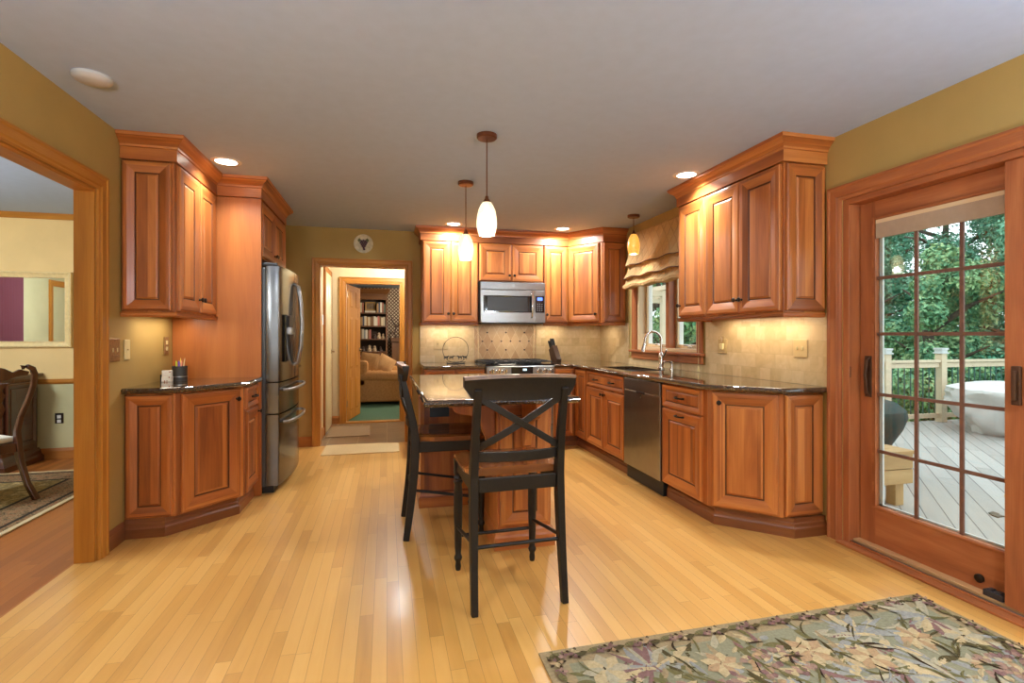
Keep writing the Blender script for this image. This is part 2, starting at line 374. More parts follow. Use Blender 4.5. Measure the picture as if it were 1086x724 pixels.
# right wall: window and sliding door
WY0, WY1, WZ0, WZ1 = 3.93, 5.04, 1.08, 2.10
SY0, SY1, SZ = .62, 2.475, 2.045
wallbox('wall_right', [(XR, XR+.16, WY1, YB+.12, 0, ZC), (XR, XR+.16, WY0, WY1, 0, WZ0), (XR, XR+.16, WY0, WY1, WZ1, ZC), (XR, XR+.16, SY1, WY0, 0, ZC),
                       (XR, XR+.16, SY0, SY1, SZ, ZC), (XR, XR+.16, YR, SY0, 0, ZC)], P_KIT)
wallbox('wall_front', [(XL, -.9, YR-.12, YR, 0, ZC), (2.0, XR, YR-.12, YR, 0, ZC), (-.9, 2.0, YR-.12, YR, 0, .8), (-.9, 2.0, YR-.12, YR, 2.25, ZC)], P_KIT)  # unseen rear wall; its window gap is added to admit daylight
# dining room walls
wallbox('wall_dining_back', [(DX, XL-T, YB, YB+.1, .78, ZC)], P_DIN)
wallbox('wall_dining_back', [(DX, XL-T, YB, YB+.1, 0, .78)], P_DIN2)
wallbox('wall_dining_left', [(DX-.1, DX, DY0, YB+.1, 0, ZC)], P_DIN2)
wallbox('wall_dining_front', [(DX, XL-T, DY0-.1, DY0, 0, ZC)], P_DIN)
# hall walls
HX = -.76; H2 = 7.45; A0, A1, AZ = -.566, .196, 1.975
wallbox('wall_hall_left', [(HX-.1, HX, YB+.12, H2+.12, 0, ZC)], P_HALL)
wallbox('wall_hall_right', [(1.7, 1.8, YB+.12, H2, 0, ZC)], P_HALL)
wallbox('wall_hall_back', [(HX, A0, H2, H2+.12, 0, ZC), (A1, 1.8, H2, H2+.12, 0, ZC), (A0, A1, H2, H2+.12, AZ, ZC)], P_HALL)
P_FAM = paint('family_room_paint', (.42, .30, .15))
def wallpaper():
    m, nt, b = newmat('diamond_wallpaper'); s = N(nt, 'ShaderNodeSeparateXYZ'); nt.links.new(worldp(nt), s.inputs[0])
    u = math_(nt, 'MULTIPLY', s.outputs[0], 1/.085); z = math_(nt, 'MULTIPLY', s.outputs[2], 1/.085)
    a = math_(nt, 'FRACT', math_(nt, 'ADD', u, z)); c = math_(nt, 'FRACT', math_(nt, 'ADD', math_(nt, 'SUBTRACT', u, z), 50))
    k = math_(nt, 'MULTIPLY', math_(nt, 'GREATER_THAN', a, .42), math_(nt, 'GREATER_THAN', c, .42))
    nt.links.new(mix(nt, k, (.12, .06, .035), (.62, .55, .42)), b.inputs['Base Color']); b.inputs['Roughness'].default_value = .8; return m
wallbox('wall_family_back', [(-2.2, 2.6, 12.9, 13.0, 0, 2.4)], wallpaper())
wallbox('wall_family_left', [(-2.3, -2.2, 7.57, 13, 0, 2.4)], P_FAM)
wallbox('wall_family_right', [(2.6, 2.7, 7.57, 13, 0, 2.4)], P_FAM)
wallbox('wall_family_front', [(-2.2, HX-.1, 7.45, 7.57, 0, 2.44), (1.8, 2.6, 7.45, 7.57, 0, 2.44)], P_FAM)

# casings: profile swept as mitred flat frames
def casing(name, origin, a, x0, x1, z0, z1, w, mat, t=.02, sides=True):
    """flat moulded casing around opening x0..x1, up to z1; face frame local with -y outward"""
    b = MB(); prof = [(0, 0), (0, t*.6), (w*.12, t*.75), (w*.2, t*.75), (w*.3, t), (w*.75, t), (w*.85, t*1.25), (w*.97, t*1.25), (w, t*.8), (w, 0)]
    for (p, h), (q, k) in zip(prof, prof[1:]):
        L = lambda i, hh, z: (x0-i, -hh, z)
        Rr = lambda i, hh, z: (x1+i, -hh, z)
        b.face([L(p, h, z0), L(p, h, z1+p), L(q, k, z1+q), L(q, k, z0)], 0, (0, 0, 1))
        b.face([L(p, h, z1+p), Rr(p, h, z1+p), Rr(q, k, z1+q), L(q, k, z1+q)], 0, (1, 0, 0))
        b.face([Rr(p, h, z1+p), Rr(p, h, z0), Rr(q, k, z0), Rr(q, k, z1+q)], 0, (0, 0, 1))
    o = b.build(name, mat, loc=(origin[0], origin[1], 0), rot=a, recalc=False); return struct(o)
casing('trim_1', (XL, 0), R(90), OY0, OY1, 0, OZ, .085, OAK)
b = MB(); b.box(XL-T-.012, XL, OY1-.018, OY1, 0, OZ); b.box(XL-T-.012, XL, OY0, OY0+.018, 0, OZ); b.box(XL-T-.012, XL, OY0+.018, OY1-.018, OZ-.018, OZ, 0, (0, 1, 0))
struct(b.build('trim_2', OAK, bevel=.003))
casing('trim_3', (0, YB), 0, BX0, BX1, 0, BZ, .07, OAK)
b = MB(); b.box(BX0, BX0+.015, YB-.005, YB+.14, 0, BZ); b.box(BX1-.015, BX1, YB-.005, YB+.14, 0, BZ); b.box(BX0+.015, BX1-.015, YB-.005, YB+.14, BZ-.015, BZ, 0, (1, 0, 0)); struct(b.build('trim_4', OAK, bevel=.002))
casing('trim_5', (0, H2), 0, A0, A1, 0, AZ, .075, OAK)
b = MB(); b.box(A0, A0+.015, H2-.005, H2+.12, 0, AZ); b.box(A1-.015, A1, H2-.005, H2+.12, 0, AZ); b.box(A0+.015, A1-.015, H2-.005, H2+.12, AZ-.015, AZ, 0, (1, 0, 0)); b.box(A0, A1, H2-.03, H2+.10, 0, .015, 0, (1, 0, 0)); struct(b.build('trim_6', OAK, bevel=.002))
BBP = [(0, 0), (.014, 0), (.014, .085), (.009, .1), (.005, .112), (0, .112)]
def baseb(name, path, mat=CHD):
    b = MB(); b.sweep(path, BBP); return struct(b.build(name, mat))
baseb('baseboard_left', [(XL, OY1+.085), (XL, 3.53)])
baseb('baseboard_back', [(-.94, YB), (BX0-.07, YB)], OAKD)
baseb('baseboard_dining', [(DX, YB), (XL-T, YB)], OAKD)
baseb('baseboard_hall', [(HX, YB+.12), (HX, 6.62)], OAKD)
baseb('baseboard_hall_back', [(HX, H2), (A0-.075, H2)], OAKD)
b = MB(); b.sweep([(DX, YB), (XL-T, YB)], [(0, ZC-.055), (.012, ZC-.055), (.04, ZC-.012), (.045, ZC), (0, ZC)]); struct(b.build('trim_7', OAK))
b = MB(); b.sweep([(DX, YB), (XL-T, YB)], [(0, .748), (.012, .752), (.022, .77), (.022, .785), (.012, .797), (0, .8)]); struct(b.build('trim_8', OAK))

# ------------------------------------------------------------------ cabinet parts
DP = [(0, 0), (0, .014), (.004, .019), (.012, .0215), (.032, .0215), (.055, .017), (.077, .012), (.080, .006), (.085, .006), (.092, .0115), (.098, .0135)]
def dprof(fw): k = fw/.085; return [(i*k, h) for i, h in DP]
def knob_mb(x, y, z):
    b = MB(); b.lathe([(0, 0), (.009, 0), (.008, .003), (.005, .008), (.006, .014), (.014, .019), (.016, .024), (.012, .029), (0, .031)], (x, y, z), 14, 0, 'y'); return b
def pull_mb(x, y, z, L=.09):
    b = MB(); b.tube([(x-L/2, y, z), (x-L/2, y-.018, z), (x-L/2+.012, y-.026, z), (x, y-.03, z), (x+L/2-.012, y-.026, z), (x+L/2, y-.018, z), (x+L/2, y, z)], [.008, .006, .006, .008, .006, .006, .008], 8); return b
def front(par, P, a, x0, x1, z0, z1, kind='door', knobs=(), fw=.086, mat=None):
    """a door, drawer front or fixed raised panel on the face that starts at P and runs at angle a"""
    pl = par.matrix_basis.translation; c = (P[0]-pl.x, P[1]-pl.y, -pl.z)
    b = MB(); w, h = x1-x0, z1-z0
    f = min(fw, .27*min(w, h)); pr = dprof(f)
    if pr[-1][0] > .46*min(w, h): k = .44*min(w, h)/pr[-1][0]; pr = [(i*k, hh) for i, hh in pr]
    b.panel(x0, x1, z0, z1, pr, mg=1)
    o = b.build({'door': 'door', 'drawer': 'drawer', 'panel': 'side_panel'}[kind], [mat or CH, CHG], par, loc=c, rot=a)
    for kd in knobs:
        if kd[0] == 'k': knob_mb(kd[1], -.021, kd[2]).build('knob', IRON, o, smooth=True)
        else: pull_mb(kd[1], -.021, kd[2]).build('handle', IRON, o, smooth=True)
    return o
def bodyp(par, poly, z0, z1, name='body', mat=None):
    pl = par.matrix_basis.translation; b = MB(); b.prism([(p[0]-pl.x, p[1]-pl.y) for p in poly], z0-pl.z, z1-pl.z)
    return b.build(name, mat or CH, par, bevel=.0015)
def cab(name, label, loc, cat='cabinet', group=None): return thing(name, label, cat, loc, 0, group)
ZB, ZT = .115, .879
UB, UT = 1.375, 2.285
# ---- left base: angled end cabinet and drawer cabinet
c1 = cab('base_cabinet', 'angled cherry base cabinet with large raised-panel door left of the fridge', (-1.3, 3.8, 0))
bodyp(c1, [(XL+.002, 3.55), (-1.275, 3.55), (-.97, 3.885), (XL+.002, 3.885)], ZB, ZT)
front(c1, (XL, 3.55), 0, .012, .262, .125, .868, 'panel')
aL = math.atan2(3.885-3.55, -.97+1.275); LL = math.hypot(.305, .335)
front(c1, (-1.275, 3.55), aL, .035, LL-.03, .125, .868, 'door', [('k', LL-.06, .80)])
c2 = cab('base_cabinet', 'narrow cherry base cabinet with one drawer beside the fridge', (-1.2, 4.05, 0))
bodyp(c2, [(XL+.002, 3.887), (-.97, 3.887), (-.97, 4.254), (XL+.002, 4.254)], ZB, ZT)
front(c2, (-.97, 3.887), R(90), .02, .35, .715, .868, 'drawer', [('p', .185, .79)], .04)
front(c2, (-.97, 3.887), R(90), .02, .35, .125, .70, 'door', [('k', .32, .66)])
TOE = [(0, 0), (.022, 0), (.022, .055), (.016, .066), (.014, .083), (.008, .09), (.006, .1145), (0, .1145)]
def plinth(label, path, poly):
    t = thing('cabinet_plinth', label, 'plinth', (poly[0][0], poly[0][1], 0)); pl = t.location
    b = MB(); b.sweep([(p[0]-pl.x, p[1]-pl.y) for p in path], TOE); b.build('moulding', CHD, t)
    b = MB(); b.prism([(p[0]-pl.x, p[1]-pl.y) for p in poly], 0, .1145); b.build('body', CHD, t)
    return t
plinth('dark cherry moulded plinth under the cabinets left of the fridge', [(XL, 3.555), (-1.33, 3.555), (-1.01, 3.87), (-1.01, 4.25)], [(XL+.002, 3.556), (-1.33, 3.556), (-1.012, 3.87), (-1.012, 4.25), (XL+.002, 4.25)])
# ---- uppers left
u1 = cab('wall_cabinet', 'cherry wall cabinet with two doors above the left counter', (-1.4, 3.9, UB))
bodyp(u1, [(XL+.002, 3.512), (-1.26, 3.512), (-1.26, 4.254), (XL+.002, 4.254)], UB, UT+.003)
front(u1, (XL, 3.512), 0, .012, .270, UB+.01, UT-.005, 'panel')
front(u1, (-1.26, 3.512), R(90), .03, .376, UB+.01, UT-.005, 'door', [('k', .352, UB+.10)])
front(u1, (-1.26, 3.512), R(90), .380, .730, UB+.01, UT-.005, 'door', [('k', .404, UB+.10)])
def lrail(par, path, z=UB):
    pl = par.location; b = MB(); b.sweep([(p[0]-pl.x, p[1]-pl.y) for p in path], [(-.012, z-pl.z-.03), (.010, z-pl.z-.03), (.016, z-pl.z-.02), (.016, z-pl.z-.008), (.024, z-pl.z-.001), (-.012, z-pl.z-.001)]); return b.build('light_rail', CH, par)
lrail(u1, [(XL+.002, 3.512), (-1.26, 3.512), (-1.26, 4.254)])
# ---- tall fridge panel + cabinet above the fridge
fp = cab('fridge_cabinet', 'tall cherry fridge surround with two small doors above the fridge', (-1.25, 4.75, 0))
bodyp(fp, [(XL+.002, 4.256), (-.938, 4.256), (-.938, 4.276), (XL+.002, 4.276)], 0, UT, 'side_panel', CHP)
bodyp(fp, [(XL+.002, 5.215), (-.938, 5.215), (-.938, 5.235), (XL+.002, 5.235)], 0, UT, 'side_panel', CHP)
bodyp(fp, [(XL+.002, 4.278), (-.955, 4.278), (-.955, 5.213), (XL+.002, 5.213)], 1.84, UT+.003)
front(fp, (-.955, 4.278), R(90), .015, .465, 1.85, UT-.01, 'door', [('k', .44, 1.91)])
front(fp, (-.955, 4.278), R(90), .469, .920, 1.85, UT-.01, 'door', [('k', .494, 1.91)])
CROWN = [(0, UT+.004), (.010, UT+.004), (.010, 2.360), (.016, 2.364), (.018, 2.376), (.030, 2.392), (.048, 2.406), (.054, 2.414), (.062, 2.418), (.064, ZC-.001), (0, ZC-.001)]
def crown(label, path, infill):
    t = thing('crown_molding', label, 'moulding', (path[0][0], path[0][1], UT)); pl = t.location
    b = MB(); b.sweep([(p[0]-pl.x, p[1]-pl.y) for p in path], [(o, z-UT) for o, z in CROWN])
    b.build('cornice', CH, t)
    b = MB(); b.prism([(p[0]-pl.x, p[1]-pl.y) for p in infill], .005, ZC-.002-UT); b.build('backing', CH, t)
crown('stepped cherry crown over the left cabinets and fridge', [(XL+.003, 3.50), (-1.25, 3.50), (-1.25, 4.254), (-.945, 4.254), (-.945, 5.237), (XL+.003, 5.237)],
      [(XL+.004, 3.502), (-1.252, 3.502), (-1.252, 4.256), (-.947, 4.256), (-.947, 5.235), (XL+.004, 5.235)])
# ---- small base cabinet beyond the fridge
c3 = cab('base_cabinet', 'small cherry base cabinet in the far left corner beyond the fridge', (-1.25, 5.6, 0))
bodyp(c3, [(XL+.002, 5.24), (-.96, 5.24), (-.96, YB-.002), (XL+.002, YB-.002)], ZB, ZT)
front(c3, (-.96, 5.24), R(90), .02, .37, .715, .868, 'drawer', [('p', .2, .79)], .04); front(c3, (-.96, 5.24), R(90), .38, .74, .715, .868, 'drawer', [('p', .56, .79)], .04)
front(c3, (-.96, 5.24), R(90), .02, .37, .125, .70, 'door', [('k', .34, .66)]); front(c3, (-.96, 5.24), R(90), .38, .74, .125, .70, 'door', [('k', .41, .66)])
plinth('dark cherry plinth of the far corner cabinet beyond the fridge', [(-.99, 5.24), (-.99, YB-.004)], [(XL+.002, 5.24), (-.992, 5.24), (-.992, YB-.003), (XL+.002, YB-.003)])
# ---- back base run
c4 = cab('base_cabinet', 'cherry base cabinet on the back wall left of the range', (.7, 5.6, 0))
bodyp(c4, [(.384, 5.32), (1.017, 5.32), (1.017, YB-.002), (.384, YB-.002)], ZB, ZT)
for x0, x1 in ((.01, .312), (.318, .625)):
    front(c4, (.384, 5.32), 0, x0, x1, .715, .868, 'drawer', [('p', (x0+x1)/2, .79)], .04); front(c4, (.384, 5.32), 0, x0, x1, .125, .70, 'door', [('k', x1-.03 if x0 < .1 else x0+.03, .66)])
c5 = cab('base_cabinet', 'cherry corner base cabinet between the range and the sink', (2.2, 5.6, 0))
bodyp(c5, [(1.782, 5.32), (2.05, 5.32), (2.05, 4.975), (XR-.002, 4.975), (XR-.002, YB-.002), (1.782, YB-.002)], ZB, ZT)
front(c5, (1.79, 5.32), 0, .01, .23, .125, .868, 'door'); front(c5, (2.05, 5.32), R(-90), .03, .335, .125, .868, 'door')
# ---- right base run
c6 = cab('base_cabinet', 'cherry sink base cabinet with two doors left of the dishwasher', (2.3, 4.5, 0))
bodyp(c6, [(2.05, 4.105), (2.068, 4.105), (2.068, 4.973), (2.05, 4.973)], ZB, ZT, 'face_frame')
bodyp(c6, [(2.069, 4.105), (XR-.002, 4.105), (XR-.002, 4.973), (2.069, 4.973)], ZB, .66)
front(c6, (2.05, 4.973), R(-90), .01, .858, .715, .868, 'drawer', [('p', .25, .79), ('p', .62, .79)], .04)
front(c6, (2.05, 4.973), R(-90), .01, .432, .125, .70, 'door', [('k', .405, .66)]); front(c6, (2.05, 4.973), R(-90), .436, .858, .125, .70, 'door', [('k', .463, .66)])
c7 = cab('base_cabinet', 'cherry base cabinet with pull handle drawer right of the dishwasher', (2.3, 3.2, 0))
bodyp(c7, [(2.05, 2.932), (XR-.002, 2.932), (XR-.002, 3.478), (2.05, 3.478)], ZB, ZT)
front(c7, (2.05, 3.478), R(-90), .01, .50, .70, .868, 'drawer', [('p', .255, .785)], .045)
front(c7, (2.05, 3.478), R(-90), .01, .50, .125, .688, 'door', [('p', .255, .655)])
c8 = cab('base_cabinet', 'angled cherry end cabinet beside the sliding door', (2.4, 2.8, 0))
bodyp(c8, [(2.05, 2.930), (2.36, 2.62), (XR-.002, 2.62), (XR-.002, 2.930)], ZB, ZT)
aR = math.atan2(-.31, .31); LR = math.hypot(.31, .31)
front(c8, (2.05, 2.93), aR, .03, LR-.025, .125, .868, 'door', [('k', .075, .80)])
front(c8, (2.36, 2.62), 0, .008, .28, .125, .868, 'panel')
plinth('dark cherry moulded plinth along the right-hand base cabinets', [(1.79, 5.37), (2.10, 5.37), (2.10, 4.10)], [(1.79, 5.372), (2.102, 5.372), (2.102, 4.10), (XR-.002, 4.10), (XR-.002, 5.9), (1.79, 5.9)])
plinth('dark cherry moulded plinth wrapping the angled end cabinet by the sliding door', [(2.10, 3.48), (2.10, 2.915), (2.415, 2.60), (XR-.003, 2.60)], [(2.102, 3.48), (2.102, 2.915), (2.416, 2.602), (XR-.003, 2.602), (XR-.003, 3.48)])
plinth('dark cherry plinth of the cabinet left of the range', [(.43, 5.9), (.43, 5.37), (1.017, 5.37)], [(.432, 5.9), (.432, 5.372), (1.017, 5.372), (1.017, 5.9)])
# ---- back uppers
u2 = cab('wall_cabinet', 'cherry wall cabinet with two tall doors left of the microwave', (.7, 5.85, UB))
bodyp(u2, [(.384, 5.70), (1.014, 5.70), (1.014, YB-.002), (.384, YB-.002)], UB, UT+.003)
front(u2, (.384, 5.70), 0, .008, .313, UB+.01, UT-.005, 'door', [('k', .285, UB+.1)]); front(u2, (.384, 5.70), 0, .317, .622, UB+.01, UT-.005, 'door', [('k', .345, UB+.1)])
lrail(u2, [(.384, YB-.01), (.384, 5.70), (1.014, 5.70)])
u3 = cab('wall_cabinet', 'short cherry wall cabinet with two doors above the microwave', (1.4, 5.85, 1.85))
bodyp(u3, [(1.017, 5.70), (1.785, 5.70), (1.785, YB-.002), (1.017, YB-.002)], 1.845, UT+.003)
front(u3, (1.017, 5.70), 0, .008, .382, 1.853, UT-.005, 'door', [('k', .355, 1.92)]); front(u3, (1.017, 5.70), 0, .386, .760, 1.853, UT-.005, 'door', [('k', .413, 1.92)])
u4 = cab('wall_cabinet', 'narrow single-door cherry wall cabinet right of the microwave', (1.94, 5.85, UB))
bodyp(u4, [(1.788, 5.70), (2.092, 5.70), (2.092, YB-.002), (1.788, YB-.002)], UB, UT+.003)
front(u4, (1.788, 5.70), 0, .008, .296, UB+.01, UT-.005, 'door', [('k', .035, UB+.1)])
lrail(u4, [(1.788, 5.70), (2.090, 5.70)])
u5 = cab('wall_cabinet', 'angled cherry corner wall cabinet beside the sink window', (2.4, 5.7, UB))
bodyp(u5, [(2.094, 5.70), (2.36, 5.31), (XR-.002, 5.31), (XR-.002, YB-.002), (2.094, YB-.002)], UB, UT+.003)
aC = math.atan2(-.39, .266); LC = math.hypot(.39, .266)
front(u5, (2.094, 5.70), aC, .012, LC-.035, UB+.01, UT-.005, 'door', [('k', LC-.07, UB+.1)]); front(u5, (2.36, 5.31), 0, .01, .282, UB+.01, UT-.005, 'panel')
lrail(u5, [(2.092, 5.70), (2.36, 5.31), (XR-.003, 5.31)])
crown('cherry crown over the back wall cabinets, angled at the corner', [(.372, YB-.003), (.372, 5.688), (2.10, 5.688), (2.366, 5.298), (XR-.003, 5.298)],
      [(.374, YB-.003), (.374, 5.69), (2.10, 5.69), (2.366, 5.30), (XR-.004, 5.30), (XR-.004, YB-.003)])
# ---- right uppers
u6 = cab('wall_cabinet', 'three-door cherry wall cabinet right of the sink window', (2.5, 3.15, UB))
bodyp(u6, [(2.345, 2.60), (XR-.002, 2.60), (XR-.002, 3.722), (2.345, 3.722)], UB, UT+.003)
for k, (x0, x1) in enumerate(((.006, .366), (.370, .742), (.746, 1.108))):
    front(u6, (2.345, 3.722), R(-90), x0, x1, UB+.01, UT-.005, 'door', [('k', (x0+.025) if k != 1 else x1-.025, UB+.1)])
front(u6, (2.345, 2.60), 0, .01, .292, UB+.01, UT-.005, 'panel')
lrail(u6, [(XR-.003, 3.722), (2.345, 3.722), (2.345, 2.60), (XR-.003, 2.60)])
crown('cherry crown over the three-door cabinet by the sliding door', [(XR-.003, 3.732), (2.334, 3.732), (2.334, 2.588), (XR-.003, 2.588)],
      [(XR-.004, 3.73), (2.336, 3.73), (2.336, 2.59), (XR-.004, 2.59)])
# ---- under-cabinet lamps
def under(label, x, y, w, d, z=UB):
    t = thing('under_cabinet_light', label, 'light', (x, y, z)); b = MB(); b.box(-w/2, w/2, -d/2, d/2, -.014, -.001); b.build('housing', WHT, t)
    light('strip_lamp', 'AREA', (0, 0, -.016), E_UNDER*max(w, d)/.5, WARM, (0, 0, 0), w, d, t)
under('slim white light bar under the left wall cabinet', -1.42, 3.9, .05, .5)
under('slim white light bar under the cabinet left of the microwave', .7, 5.86, .5, .05)
under('slim white light bar under the cabinets right of the microwave', 1.95, 5.86, .25, .05)
under('slim white light bar under the angled corner cabinet', 2.45, 5.62, .05, .3)
under('slim white light bar under the three-door cabinet', 2.52, 3.1, .05, .8)
# ------------------------------------------------------------------ countertops
NOSE = [(0, -.035), (.008, -.034), (.016, -.028), (.02, -.0175), (.016, -.007), (.008, -.001), (0, 0)]
def ctop(label, polys, path, z=.914):
    t = thing('countertop', label, 'countertop', (path[0][0], path[0][1], z)); pl = t.location
    b = MB()
    for p in polys: b.prism([(q[0]-pl.x, q[1]-pl.y) for q in p], -.034, 0)
    b.build('slab', GRAN, t)
    b = MB(); b.sweep([(q[0]-pl.x, q[1]-pl.y) for q in path], NOSE); b.build('rounded_edge', GRAN, t, smooth=True)
    return t
ctop('dark polished granite countertop on the left cabinets by the fridge', [[(XL+.001, 3.525), (-1.26, 3.525), (-.942, 3.872), (-.942, 4.255), (XL+.001, 4.255)]], [(XL+.001, 3.525), (-1.26, 3.525), (-.942, 3.872), (-.942, 4.255)])
ctop('dark granite countertop in the far left corner beyond the fridge', [[(XL+.001, 5.237), (-.935, 5.237), (-.935, YB-.002), (XL+.001, YB-.002)]], [(-.935, 5.237), (-.935, YB-.002)])
ctop('dark granite countertop left of the range', [[(.378, 5.30), (1.016, 5.30), (1.016, YB-.002), (.378, YB-.002)]], [(.378, YB-.002), (.378, 5.30), (1.016, 5.30)])
CX = 2.018
ctop('long dark granite countertop around the corner with the sink', [[(1.783, 5.30), (CX, 5.30), (CX, 4.80), (XR-.002, 4.80), (XR-.002, YB-.002), (1.783, YB-.002)],
     [(CX, 4.12), (2.12, 4.12), (2.12, 4.80), (CX, 4.80)], [(2.47, 4.12), (XR-.002, 4.12), (XR-.002, 4.80), (2.47, 4.80)],
     [(CX, 4.12), (CX, 2.905), (2.34, 2.583), (XR-.002, 2.583), (XR-.002, 4.12)]], [(1.783, 5.30), (CX, 5.30), (CX, 2.905), (2.34, 2.583), (XR-.002, 2.583)])
# sink
t = thing('kitchen_sink', 'stainless undermount sink in the right countertop below the window', 'sink', (2.295, 4.46, .88))
b = MB(); X0, X1, Y0, Y1 = -.17, .17, -.335, .335
for z0, z1, i0, i1 in ((-.001, -.012, -.0, 0), (-.012, -.17, 0, .012)):
    a = [(X0+i0, Y0+i0, z0), (X1-i0, Y0+i0, z0), (X1-i0, Y1-i0, z0), (X0+i0, Y1-i0, z0)]; c = [(X0+i1, Y0+i1, z1), (X1-i1, Y0+i1, z1), (X1-i1, Y1-i1, z1), (X0+i1, Y1-i1, z1)]
    for k in range(4): b.face([a[k], a[(k+1) % 4], c[(k+1) % 4], c[k]])
b.face(c); b.build('basin', STEEL, t, bevel=.01, recalc=False)
b = MB(); b.box(-.165, .165, -.012, .012, -.15, -.03); b.build('divider', STEEL, t, bevel=.004)
b = MB(); b.lathe([(0, 0), (.04, 0), (.045, .003), (.045, 0)], (0, .17, -.169), 16); b.build('drain', CHROME, t)
# faucet
t = thing('kitchen_faucet', 'tall brushed nickel gooseneck faucet behind the sink', 'faucet', (2.545, 4.36, .914))
b = MB(); b.lathe([(0, 0), (.032, 0), (.032, .01), (.024, .02), (.022, .10), (.026, .105), (.026, .135), (.015, .15), (.012, .16)], (0, 0, 0), 18); b.build('base', CHROME, t, smooth=True)
pth = [(0, 0, .14)] + [(0, 0, .20), (0, 0, .255)] + [(-.085+.085*cos(q), 0, .265+.09*sin(q)) for q in [R(x) for x in range(0, 181, 15)]] + [(-.175, 0, .24)]
b = MB(); b.tube(pth, .0115, 12); b.build('gooseneck', CHROME, t, smooth=True)
b = MB(); b.tube([(-.174, 0, .245), (-.180, 0, .21), (-.19, 0, .165)], [.014, .017, .022], 14); b.build('spray_head', CHROME, t, smooth=True)
b = MB(); b.tube([(.0, -.02, .12), (0, -.05, .13), (-.005, -.085, .16), (-.01, -.11, .185)], [.012, .010, .008, .007], 10); b.build('lever', CHROME, t, smooth=True)
t = thing('soap_dispenser', 'small brushed nickel soap pump right of the gooseneck faucet', 'soap dispenser', (2.535, 4.16, .914))
b = MB(); b.lathe([(0, 0), (.022, 0), (.022, .012), (.014, .018), (.013, .06), (.017, .065), (.017, .08), (0, .085)], n=14); b.build('pump', CHROME, t, smooth=True)
b = MB(); b.tube([(0, 0, .075), (-.03, .01, .082), (-.075, .02, .075)], [.009, .008, .007], 8); b.build('spout', CHROME, t, smooth=True)
# ------------------------------------------------------------------ backsplash
def slabthing(name, label, cat, box, mat):
    cx, cy, cz = (box[0]+box[1])/2, (box[2]+box[3])/2, box[4]
    b = MB(); b.box(box[0]-cx, box[1]-cx, box[2]-cy, box[3]-cy, 0, box[5]-box[4]); o = b.build(name, mat, loc=(cx, cy, cz)); return tag(o, label, cat)
slabthing('tile_backsplash', 'tan stone tile backsplash left of the range', 'backsplash', (.378, 1.015, YB-.012, YB-.001, .915, UB-.002), TILE_B)
slabthing('tile_backsplash', 'tan stone tile backsplash on the back wall right of the range', 'backsplash', (1.786, XR-.014, YB-.012, YB-.001, .915, UB-.002), TILE_B)
t = thing('tile_backsplash', 'tan stone tile backsplash on the window wall behind the sink', 'backsplash', (XR-.006, 4.0, .915))
b = MB()
for y0, y1, z1 in ((2.565, 3.80, UB-.002), (3.80, 5.22, .978), (5.22, YB-.013, UB-.002)): b.box(-.006, .005, y0-4, y1-4, 0, z1-.915)
b.build('tiles', TILE_R, t)
b = MB(); b.box(-.010, .005, 2.548-4, 2.565-4, 0, UB-.917); b.build('edge_trim', TILE_R, t)
def mosaic():
    m, nt, b = newmat('diamond_stone_tiles'); pos = worldp(nt); s = N(nt, 'ShaderNodeSeparateXYZ'); nt.links.new(pos, s.inputs[0])
    u = math_(nt, 'MULTIPLY', math_(nt, 'SUBTRACT', s.outputs[0], 1.115), 1/.1155); z = math_(nt, 'MULTIPLY', math_(nt, 'SUBTRACT', s.outputs[2], 1.162), 1/.21)
    p = math_(nt, 'ADD', math_(nt, 'ADD', u, z), 20); q = math_(nt, 'ADD', math_(nt, 'SUBTRACT', u, z), 20)
    e = math_(nt, 'MAXIMUM', math_(nt, 'LESS_THAN', math_(nt, 'FRACT', p), .035), math_(nt, 'LESS_THAN', math_(nt, 'FRACT', q), .035))
    c = N(nt, 'ShaderNodeCombineXYZ'); nt.links.new(math_(nt, 'FLOOR', p), c.inputs[0]); nt.links.new(math_(nt, 'FLOOR', q), c.inputs[1])
    wn = N(nt, 'ShaderNodeTexWhiteNoise', noise_dimensions='2D'); nt.links.new(c.outputs[0], wn.inputs['Vector'])
    k = math_(nt, 'ADD', math_(nt, 'MULTIPLY', wn.outputs['Value'], .5), math_(nt, 'MULTIPLY', noise(nt, pos, 20, 4), .5))
    nt.links.new(mix(nt, math_(nt, 'MULTIPLY', e, .8), ramp(nt, k, [(.2, (.46, .27, .13)), (.8, (.62, .42, .23))]), (.70, .56, .36)), b.inputs['Base Color']); b.inputs['Roughness'].default_value = .4; return m
t = thing('mosaic_backsplash', 'framed diamond tile panel with dark accents behind the range', 'backsplash', (1.40, YB-.008, .915))
b = MB(); b.box(-.383, .384, -.003, .007, 0, .455); b.build('diamond_tiles', mosaic(), t)
b = MB()
for q in ((-.345, -.330, 0, .45), (.345, .360, 0, .45), (-.33, .345, .0, .014)): b.box(q[0], q[1], -.010, -.003, q[2], q[3])
b.build('pencil_border', plain('stone_liner', (.72, .52, .28), .35, nz=.15), t, bevel=.003)
ACC = plain('dark_accent_tile', (.06, .025, .012), .3)
for r_, zz in enumerate((1.057, 1.162, 1.267)):
    for k in (range(6) if r_ == 1 else range(3)):
        xx = 1.115+.1155*k if r_ == 1 else 1.115+.1155*(.5+2*k)
        b = MB(); b.slab([(-.013, 0), (0, -.013), (.013, 0), (0, .013)], -.004, 0); b.build('accent_tile', ACC, t, loc=(xx-1.40, -.003, zz-.915))
